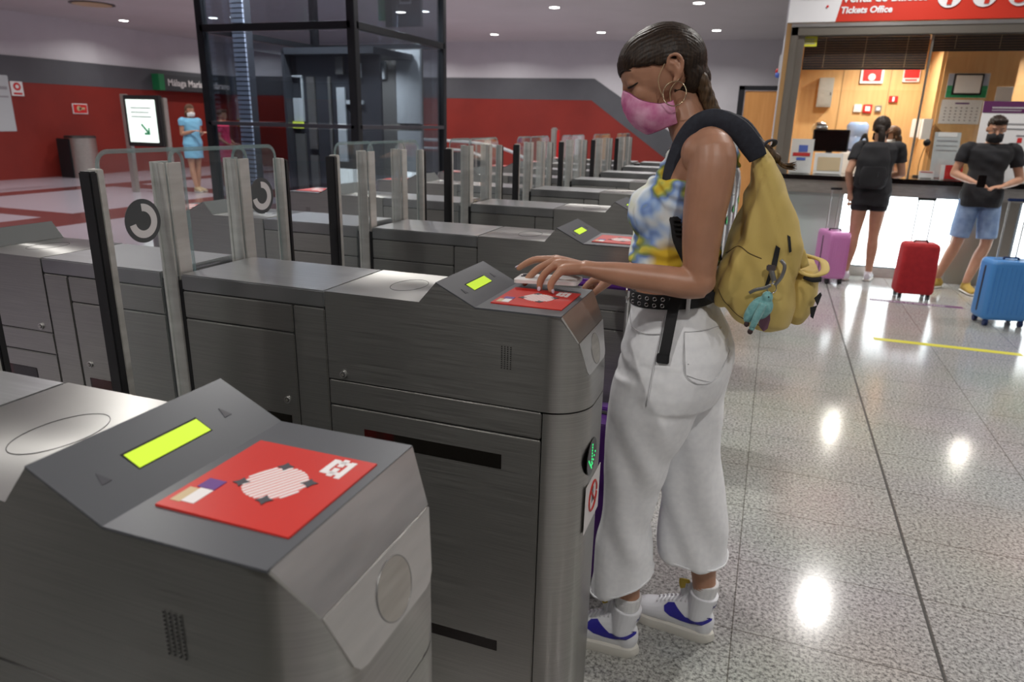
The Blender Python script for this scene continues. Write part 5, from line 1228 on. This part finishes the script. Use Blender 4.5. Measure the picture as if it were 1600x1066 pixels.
wc = thing('water_cooler', 'water cooler with blue bottle behind the ticket window', 'water cooler', (1.52, 9.3, 0))
M['water'] = mat('blue_water_bottle', (.35, .50, .80), .15, trans=.4)
W_('cabinet', MB().box(1.36, 1.68, 9.15, 9.45, 0, 1.25, .02), 'white_plastic', wc); W_('bottle', MB().rings([ringpts(1.52, 9.3, z, r_, r_, 24) for z, r_ in ((1.25, .06), (1.29, .13), (1.42, .135), (1.44, .125), (1.46, .135), (1.58, .135), (1.62, .10))]), 'water', wc, smooth=50)
mc = thing('desk_microphone', 'gooseneck microphone with round black head on the counter', 'microphone', (2.0, 7.4, 1.055))
W_('base', MB().cyl((2.0, 7.4, 1.055), (2.0, 7.4, 1.075), .05, .045, n=24), 'black', mc, smooth=40); W_('gooseneck', MB().tube([(2.0, 7.4, 1.07), (1.995, 7.4, 1.2), (2.01, 7.39, 1.32), (2.025, 7.38, 1.39)], .004, n=8), 'black', mc, smooth=180); W_('foam_head', MB().ell((2.027, 7.37, 1.412), (.036, .036, .038)), 'black', mc, smooth=180)
# side door beside the office
dr = struct('door_1', MB().box(.03, .485, 9.86, 9.90, 0, 2.02, .003), 'wood_orange')
struct('door_frame', MB().box(-.06, .02, 9.84, 9.94, 0, 2.09, .004).box(-.06, .485, 9.84, 9.94, 2.03, 2.09, .004), 'frame_dark', dr)
cr2 = thing('red_blue_beacon', 'small red and blue alarm lamp on the ticket office edge', 'alarm lamp', (.47, 7.2, 2.05))
W_('red_lens', MB().ell((.465, 7.18, 2.10), (.028, .028, .03)), 'sign_red', cr2, smooth=180); W_('blue_lens', MB().ell((.468, 7.14, 2.06), (.028, .028, .03)), 'print_blue', cr2, smooth=180); W_('bracket', MB().box(.465, .485, 7.12, 7.2, 2.04, 2.26, .003), 'white_plastic', cr2)
# floor tape
M['yellow_tape'] = mat('yellow_floor_tape', (.62, .58, .03), .5)
tag(obj('floor_tape', MB().box(1.43, 2.40, 4.43, 4.50, 0, .0012), 'yellow_tape'), 'yellow waiting-line tape across the granite floor', 'floor tape')
q = obj('floor_tape', MB().box(1.55, 2.32, 5.86, 5.94, 0, .0012), 'plum'); tag(q, 'plum lettered floor tape beneath the red suitcase', 'floor tape')
text('lettering', 'MANTENGA LA DISTANCIA', .05, (1.56, 5.878, .0014), (1, 0, 0), (0, 1, 0), 'paper', q, extrude=.0002)

# ------------------------------------------------------------------ people further off
def figure(label, loc, ang, H=1.68, skin='skin_pale', hair='hair_dark', legs=None, arms=None, hips=.165, chest=.17, shirt=None, shirt_m='blackcloth', sleeve=.55, bottoms=None, bottoms_m='blackcloth', shoes_m='sneaker_white', mask=None, hairstyle='short', voxel=.008, head_tilt=0, lean=0, dress=False, long_sleeve=False, name='person', turn=0):
    """local frame: the figure faces -Y, +X is its left-hand side seen from the front; heights for 1.68 m"""
    t = thing(name, label, 'person', loc); t.rotation_euler = (0, 0, ang); s = H / 1.68
    V = lambda x, y, z: Vector((x * s, (y - lean * max(0, z - .95)) * s, z * s))
    b = MB()
    hc = V(0, -.015 - head_tilt * .06, 1.565 - head_tilt * .02)
    E_ = Euler((head_tilt, 0, turn)); Em = E_.to_matrix()
    def hl(x, y, z): return hc + Em @ Vector((x * s, y * s, z * s))
    b.ell(hl(0, .008, .02), (.074 * s, .092 * s, .092 * s), E_); b.ell(hl(0, -.028, -.045), (.056 * s, .060 * s, .072 * s), E_)
    b.ell(hl(0, -.055, -.098), (.026 * s, .026 * s, .018 * s), E_); b.tube([hl(0, -.084, .0), hl(0, -.105, -.036)], [.007 * s, .012 * s], n=10)
    for q in (-1, 1): b.ell(hl(q * .075, .012, -.01), (.008 * s, .016 * s, .027 * s), E_); b.tube([hl(q * .012, -.085, .022), hl(q * .045, -.072, .020)], .007 * s, n=8)
    b.tube([hl(0, .015, -.06), V(0, .012, 1.43), V(0, .02, 1.37)], [(.050 * s, .052 * s), (.052 * s, .054 * s), (.07 * s, .06 * s)], n=18, ref=(1, 0, 0))
    tr = [(.86, hips * .92, .105), (.93, hips, .12), (1.0, hips * .93, .11), (1.08, hips * .80, .098), (1.18, hips * .84, .102), (1.28, chest * .93, .108), (1.36, chest, .10), (1.405, chest * .82, .078), (1.43, chest * .5, .055)]
    b.rings([[Vector((v.x, v.y, v.z)) for v in ringpts(V(0, 0, z).x, V(0, 0, z).y, z * s, rx * s, ry * s, 24, 2.3)] for z, rx, ry in tr])
    legs = legs or [((.085, 0, .5), (.09, .02, .09), 0), ((-.085, 0, .5), (-.09, .02, .09), 0)]
    LG = []
    for i, (kn, an, toe) in enumerate(legs):
        q = 1 if i == 0 else -1; hip = Vector((q * .085, 0, .90)); kn = Vector(kn); an = Vector(an)
        pts = [hip, hip.lerp(kn, .5), kn, kn.lerp(an, .35) + Vector((0, .012, 0)), an + Vector((0, 0, .04)), an]
        b.tube([V(*p) for p in pts], [.086 * s, .074 * s, .053 * s, .055 * s, .036 * s, .036 * s], n=18, ref=(1, 0, 0)); LG.append((hip, kn, an))
    AR = []
    for i, (el, wr, dirn) in enumerate(arms):
        q = 1 if i == 0 else -1; sh = Vector((q * (chest + .012), .01, 1.375)); el = Vector(el); wr = Vector(wr); AR.append((sh, el, wr))
        b.ell(V(*sh), (.05 * s, .052 * s, .052 * s))
        b.tube([V(*(sh + Vector((-q * .03, 0, .02)))), V(*sh), V(*sh.lerp(el, .45)), V(*el)], [.040 * s, .049 * s, .043 * s, .036 * s], n=16, ref=(0, 1, 0)); b.ell(V(*el), (.036 * s,) * 3)
        b.tube([V(*el), V(*el.lerp(wr, .35)), V(*wr)], [.035 * s, .037 * s, .024 * s], n=16, ref=(0, 1, 0))
        d = Vector(dirn).normalized(); sd = d.cross(Vector((0, 0, 1))); sd = sd.normalized() if sd.length > .1 else Vector((1, 0, 0)); up = sd.cross(d)
        pm = wr + d * .045; b.tube([V(*wr), V(*pm), V(*(wr + d * .08))], [(.026 * s, .018 * s), (.038 * s, .015 * s), (.036 * s, .012 * s)], n=14, ref=tuple(up))
        for k, L in enumerate((.062, .072, .068, .052)):
            o = sd * (-.027 + k * .018); a0 = wr + d * .078 + o; a1 = a0 + d * L * .5 - up * .006; a2 = a1 + d * L * .4 - up * .022
            b.tube([V(*a0), V(*a1), V(*a2)], [.0088 * s, .0082 * s, .007 * s], n=10, sub=2)
        a0 = wr + d * .02 - sd * .024 * q; b.tube([V(*a0), V(*(a0 + d * .03 - sd * q * .022)), V(*(a0 + d * .062 - sd * q * .022 - up * .01))], [.013 * s, .0105 * s, .0085 * s], n=10, sub=2)
    BO = obj('body', organic(b, voxel, 3, 'body'), skin, t)
    # eyes and brows
    ey = MB()
    for q in (-1, 1): ey.ell(hl(q * .030, -.0815, .000), (.012 * s, .006 * s, .005 * s), E_, n=10, m=8)
    obj('eye', ey, 'eye', t, smooth=180)
    ey = MB()
    for q in (-1, 1): ey.tube([hl(q * .014, -.094, .020), hl(q * .032, -.088, .026), hl(q * .048, -.072, .022)], .003 * s, n=6)
    obj('eyebrows', ey, hair, t, smooth=180)
    lp_ = MB(); lp_.tube([hl(-.022, -.080, -.068), hl(0, -.090, -.066), hl(.022, -.080, -.068)], (.006 * s, .004 * s), n=8)
    M.setdefault('lips', mat('lips', (.42, .16, .12), .5)); obj('mouth', lp_, 'lips', t, smooth=180)
    # hair
    hb = MB()
    if hairstyle == 'short':
        hb.ell(hl(0, .016, .040), (.080 * s, .098 * s, .086 * s), E_); hb.ell(hl(.01, -.065, .085), (.060 * s, .035 * s, .030 * s), E_)
        low = lambda y: .050 if y < -.02 else (-.005 if y < .03 else -.05)
    elif hairstyle == 'bun':
        hb.ell(hl(0, .016, .028), (.082 * s, .100 * s, .094 * s), E_); hb.ell(hl(0, .085, -.02), (.045 * s, .035 * s, .05 * s), E_); hb.tube([hl(-.03, .10, -.01), hl(-.045, .10, -.10), hl(-.05, .085, -.19), hl(-.05, .07, -.25)], [.030 * s, .032 * s, .026 * s, .006 * s], n=12)
        low = lambda y: .050 if y < -.02 else (.0 if y < .03 else -.5)
    else:
        hb.ell(hl(0, .012, .026), (.086 * s, .104 * s, .098 * s), E_); hb.ell(hl(0, .045, -.06), (.086 * s, .065 * s, .085 * s), E_)
        low = lambda y: .045 if y < -.02 else -.5
    Ei = Em.inverted()
    def hf(co, no):
        l_ = Ei @ (co - hc) / s; st = .0018 * math.sin(math.atan2(l_.x, l_.z + .05) * 40)
        return co - no * .014 * s if l_.z < low(l_.y) else co + no * (st + .002 * noise.noise(co * 40))
    obj('hair', organic(hb, .006, 2, 'hair', hf), hair, t)
    if mask:
        mk = MB(); rows = []
        for j in range(9):
            v = j / 8; row = []
            for i in range(19):
                ph = R(-95 + 190 * i / 18); u = -.020 - .02 * math.sin(ph) ** 2 + (-.092 + .025 * math.sin(ph) ** 2) * v; F = .090 + .024 * math.sin(math.pi * min(1, v * 1.1)) - .012 * v
                row.append(hl(.066 * math.sin(ph), -(F * max(math.cos(ph), 0) ** .7) + .0, u))
            rows.append(row)
        mk.add([p for r_ in rows for p in r_], [(j * 19 + i, j * 19 + i + 1, (j + 1) * 19 + i + 1, (j + 1) * 19 + i) for j in range(8) for i in range(18)])
        mo = obj('face_mask', mk, mask, t, smooth=180); q_ = mo.modifiers.new('s', 'SOLIDIFY'); q_.thickness = .003; q_.offset = 0
    # clothes follow the body
    if shirt is not None:
        sb = MB(); z0 = shirt
        rws = [(z, rx + (.026 if z < 1.12 else .014), ry + (.030 if z < 1.12 else .016)) for z, rx, ry in tr if z > z0 + .02 and z < 1.42]
        i0 = min(tr, key=lambda q: abs(q[0] - z0)); rws = [(z0, i0[1] + (.034 if dress else .030), i0[2] + (.034 if dress else .036))] + rws + [(1.428, chest * .62, .066)]
        sb.rings([[v for v in ringpts(V(0, 0, z).x, V(0, 0, z).y, z * s, rx * s, ry * s, 24, 2.3)] for z, rx, ry in rws])
        for sh, el, wr in AR:
            e_ = sh.lerp(el, sleeve); q = 1 if sh.x > 0 else -1
            if long_sleeve: sb.tube([V(*(sh - Vector((q * .05, 0, 0)))), V(*sh), V(*el), V(*el.lerp(wr, .85))], [.054 * s, .062 * s, .050 * s, .036 * s], n=16, ref=(0, 1, 0)); sb.ell(V(*el), (.05 * s,) * 3)
            else: sb.tube([V(*(sh - Vector((q * .06, 0, 0)))), V(*sh), V(*e_)], [.054 * s, .064 * s, .060 * s], n=16, ref=(0, 1, 0))
        obj('dress' if dress else 'shirt', organic(sb, .008, 3, 'shirt', lambda c, n_: c + n_ * (.004 * noise.noise(c * 9) + .002 * math.sin(c.z * 60 + c.x * 30))), shirt_m, t)
    if bottoms is not None:
        jb = MB(); jb.rings([[v for v in ringpts(V(0, 0, z).x, V(0, 0, z).y, z * s, rx * s, ry * s, 24, 2.3)] for z, rx, ry in ((1.04, hips * .9, .118), (.98, hips + .004, .126), (.92, hips + .012, .132), (.85, hips + .008, .122))])
        for hip, kn, an in LG:
            f = (.93 - bottoms) / (.93 - kn.z) if bottoms > kn.z else None
            if f is not None: e_ = hip.lerp(kn, min(f, 1)); jb.tube([V(*(hip + Vector((0, 0, .03)))), V(*hip.lerp(e_, .5)), V(*e_)], [.092 * s, .094 * s, .088 * s], n=18, ref=(1, 0, 0))
            else: jb.tube([V(*(hip + Vector((0, 0, .03)))), V(*kn), V(*kn.lerp(an, .5)), V(*an)], [.094 * s, .070 * s, .066 * s, .058 * s], n=18, ref=(1, 0, 0))
        obj('shorts' if bottoms > .4 else 'trousers', organic(jb, .008, 3, 'shorts', lambda c, n_: c + n_ * .003 * noise.noise(c * 14)), bottoms_m, t)
    for (hip, kn, an), (k0, a0, toe) in zip(LG, legs):
        d = Vector((math.sin(toe), -math.cos(toe), 0)); sh = MB()
        a = Vector((an.x, an.y, 0)) + d * -.055
        up_ = [a + d * x for x in (.0, .05, .12, .19, .25)]
        sh.tube([V(*(p + Vector((0, 0, z)))) for p, z in zip(up_, (.045, .05, .045, .035, .028))], [(.030 * s, .040 * s), (.036 * s, .045 * s), (.038 * s, .040 * s), (.042 * s, .028 * s), (.030 * s, .020 * s)], n=16, ref=(0, 0, 1))
        sh.tube([V(*(a + d * .05 + Vector((0, 0, .05)))), V(*(a + d * .052 + Vector((0, 0, .10))))], [.038 * s, .040 * s], n=14, ref=(0, 1, 0))
        so = obj('shoe', organic(sh, .006, 2, 'shoe', lambda c, n_: Vector((c.x, c.y, max(c.z, .004)))), shoes_m, t)
        sl = MB(); sl.tube([V(*(p + Vector((0, 0, .012)))) for p in up_], [(.036 * s, .0115 * s), (.042 * s, .0115 * s), (.044 * s, .0115 * s), (.047 * s, .0115 * s), (.032 * s, .0105 * s)], n=14, ref=(0, 0, 1)); obj('sole', sl, 'sole_white', so, smooth=180)
    return t
M['denim'] = vary(mat('washed_blue_denim', (.2, .3, .5), .85), (.16, .25, .45), (.30, .42, .62), 12)
M['tan_shoe'] = mat('mustard_suede', (.42, .28, .05), .8)
M['sky_dress'] = mat('light_blue_cotton', (.22, .55, .80), .8)
M['pink_cloth'] = mat('bright_pink_cotton', (.75, .05, .16), .8)
M['hair_brown'] = hairmat('mid_brown_hair', (.07, .03, .015), (.16, .08, .04))
# woman with the black backpack, seen from behind
w1 = figure('person in black shirt and shorts with black backpack at the ticket counter', (1.52, 6.82, 0), math.pi + .12, H=1.66, skin='skin_pale', hair='hair_dark',
            legs=[((.10, .01, .48), (.135, .03, .09), .3), ((-.09, 0, .48), (-.105, -.01, .09), -.35)],
            arms=[((.27, .10, 1.13), (.205, .0, .92), (-.2, -.1, -.9)), ((-.26, -.02, 1.12), (-.16, -.20, 1.08), (.5, -.8, .1))],
            shirt=.80, bottoms=.76, mask='blackcloth', hairstyle='bun', head_tilt=.25, turn=-.5, chest=.175)
def backpack_small(label, loc, ang, m='blackcloth', sc=1.0):
    t = thing('backpack', label, 'backpack', loc); t.rotation_euler = (0, 0, ang)
    mb = MB(); mb.rings([ringpts(0, .0, z * sc, rx * sc, ry * sc, 28, 3) for z, rx, ry in ((0, .11, .05), (.03, .145, .075), (.12, .155, .085), (.28, .150, .075), (.40, .12, .055), (.45, .08, .03))])
    obj('bag_body', organic(mb, .008, 3, 'bag_body', lambda c, n_: c + n_ * .006 * noise.noise(c * 9)), m, t)
    mb = MB(); mb.rings([ringpts(0, -.075 * sc, z * sc, rx * sc, .035 * sc, 24, 3) for z, rx in ((.03, .10), (.06, .12), (.18, .12), (.215, .10))]); p = obj('front_pocket', mb, m, t, smooth=50)
    obj('zip_pull', MB().box(.03, .035, -.115 * sc, -.112 * sc, .12, .16), 'chrome', p)
    mb = MB()
    mb2 = MB()
    for q, st in ((-1, mb), (1, mb2)):
        st.tube([(q * .07 * sc, .03 * sc, .42 * sc), (q * .085 * sc, .09, .50 * sc), (q * .10 * sc, .19, .48 * sc), (q * .12 * sc, .26, .36 * sc)], (.026 * sc, .006), n=10, ref=(1, 0, 0)); obj('strap', st, 'webbing_cloth', t, smooth=180)
    return t
backpack_small('black backpack on the back of the woman in black at the counter', (1.47, 6.64, .965), .12)
# man in black tee, facing us
m1 = figure('person in black T-shirt, denim shorts and black mask leaning at the counter', (2.47, 6.74, 0), .05, H=1.68, skin='skin_pale', hair='hair_dark',
            legs=[((.12, -.03, .49), (.02, -.06, .09), .15), ((-.12, 0, .49), (-.21, .06, .09), -.9)],
            arms=[((.30, .02, 1.10), (.10, -.22, 1.05), (-.9, -.3, -.1)), ((-.27, .0, 1.14), (-.15, -.20, 1.08), (.85, -.45, -.2))],
            shirt=.84, shirt_m='blackcloth', bottoms=.54, bottoms_m='denim', shoes_m='tan_shoe', mask='blackcloth', hairstyle='short', head_tilt=.22, chest=.185, hips=.16, turn=-.12)
ck = MB(); ck.tube([(-.055, -.03, 1.415), (-.045, -.085, 1.36), (0, -.118, 1.315), (.045, -.085, 1.36), (.055, -.03, 1.415)], .003, n=6); obj('neck_chain', ck, 'chrome', m1, smooth=180)
q = single('phone', MB().box(2.335, 2.405, 6.40, 6.412, 1.04, 1.15, .004), 'black_gloss', 'dark phone in the hands of the man in black', 'phone')
# clerk behind the glass
figure('person in white shirt, clerk sitting turned away behind the ticket window', (1.86, 8.5, 0), -1.2, H=1.58, hair='hair_brown', arms=[((.22, .0, 1.08), (.14, -.2, 1.02), (0, -1, 0)), ((-.22, .0, 1.08), (-.14, -.2, 1.02), (0, -1, 0))], shirt=.82, shirt_m='paper', bottoms=.2, mask='paper', hairstyle='long', head_tilt=.3)
# passers-by at the far left
figure('person in light blue dress with shoulder-length hair by the lift', (-10.56, 10.35, 0), 1.35, H=1.70, hair='hair_brown', arms=[((.20, .02, 1.12), (.10, -.22, 1.15), (-.2, -1, .2)), ((-.20, .02, 1.12), (-.10, -.20, 1.18), (.2, -1, .2))],
       legs=[((.07, .0, .5), (.06, .04, .09), .2), ((-.07, 0, .5), (-.06, -.06, .09), -.1)], shirt=.66, shirt_m='sky_dress', dress=True, shoes_m='tan_print', hairstyle='long', mask='paper', sleeve=.35)
figure('person in bright pink clothes half hidden behind the lift frame', (-10.13, 10.75, 0), 1.9, H=1.62, hair='hair_brown', arms=[((.22, .0, 1.1), (.16, -.16, .98), (0, -1, 0)), ((-.22, .0, 1.1), (-.16, -.16, .98), (0, -1, 0))], shirt=.62, shirt_m='pink_cloth', dress=True, hairstyle='short', shoes_m='paper')
# luggage by the counter
M['pink_shell'] = mat('pink_shell', (.62, .24, .52), .35); M['red_fabric'] = vary(mat('red_fabric', (.4, .01, .01), .75), (.36, .008, .012), (.46, .015, .02), 20); M['blue_shell'] = mat('blue_shell', (.07, .26, .62), .35); M['navy'] = mat('navy_plastic', (.01, .03, .12), .4)
suitcase('suitcase', 'pink hard-shell cabin suitcase left of the woman in black', (1.22, 6.62, 0), .22, .34, .53, 'pink_shell', ang=.35, handle=.40, group=None)
suitcase('suitcase', 'red soft cabin suitcase between the two travellers at the counter', (1.93, 6.15, 0), .33, .22, .53, 'red_fabric', ang=.10, handle=.38, ribs=False, soft=True)
suitcase('suitcase', 'bright blue suitcase with navy wheels at the right edge', (2.46, 5.40, 0), .36, .24, .54, 'blue_shell', ang=.22, handle=.46, wheelm='navy', grip='navy')
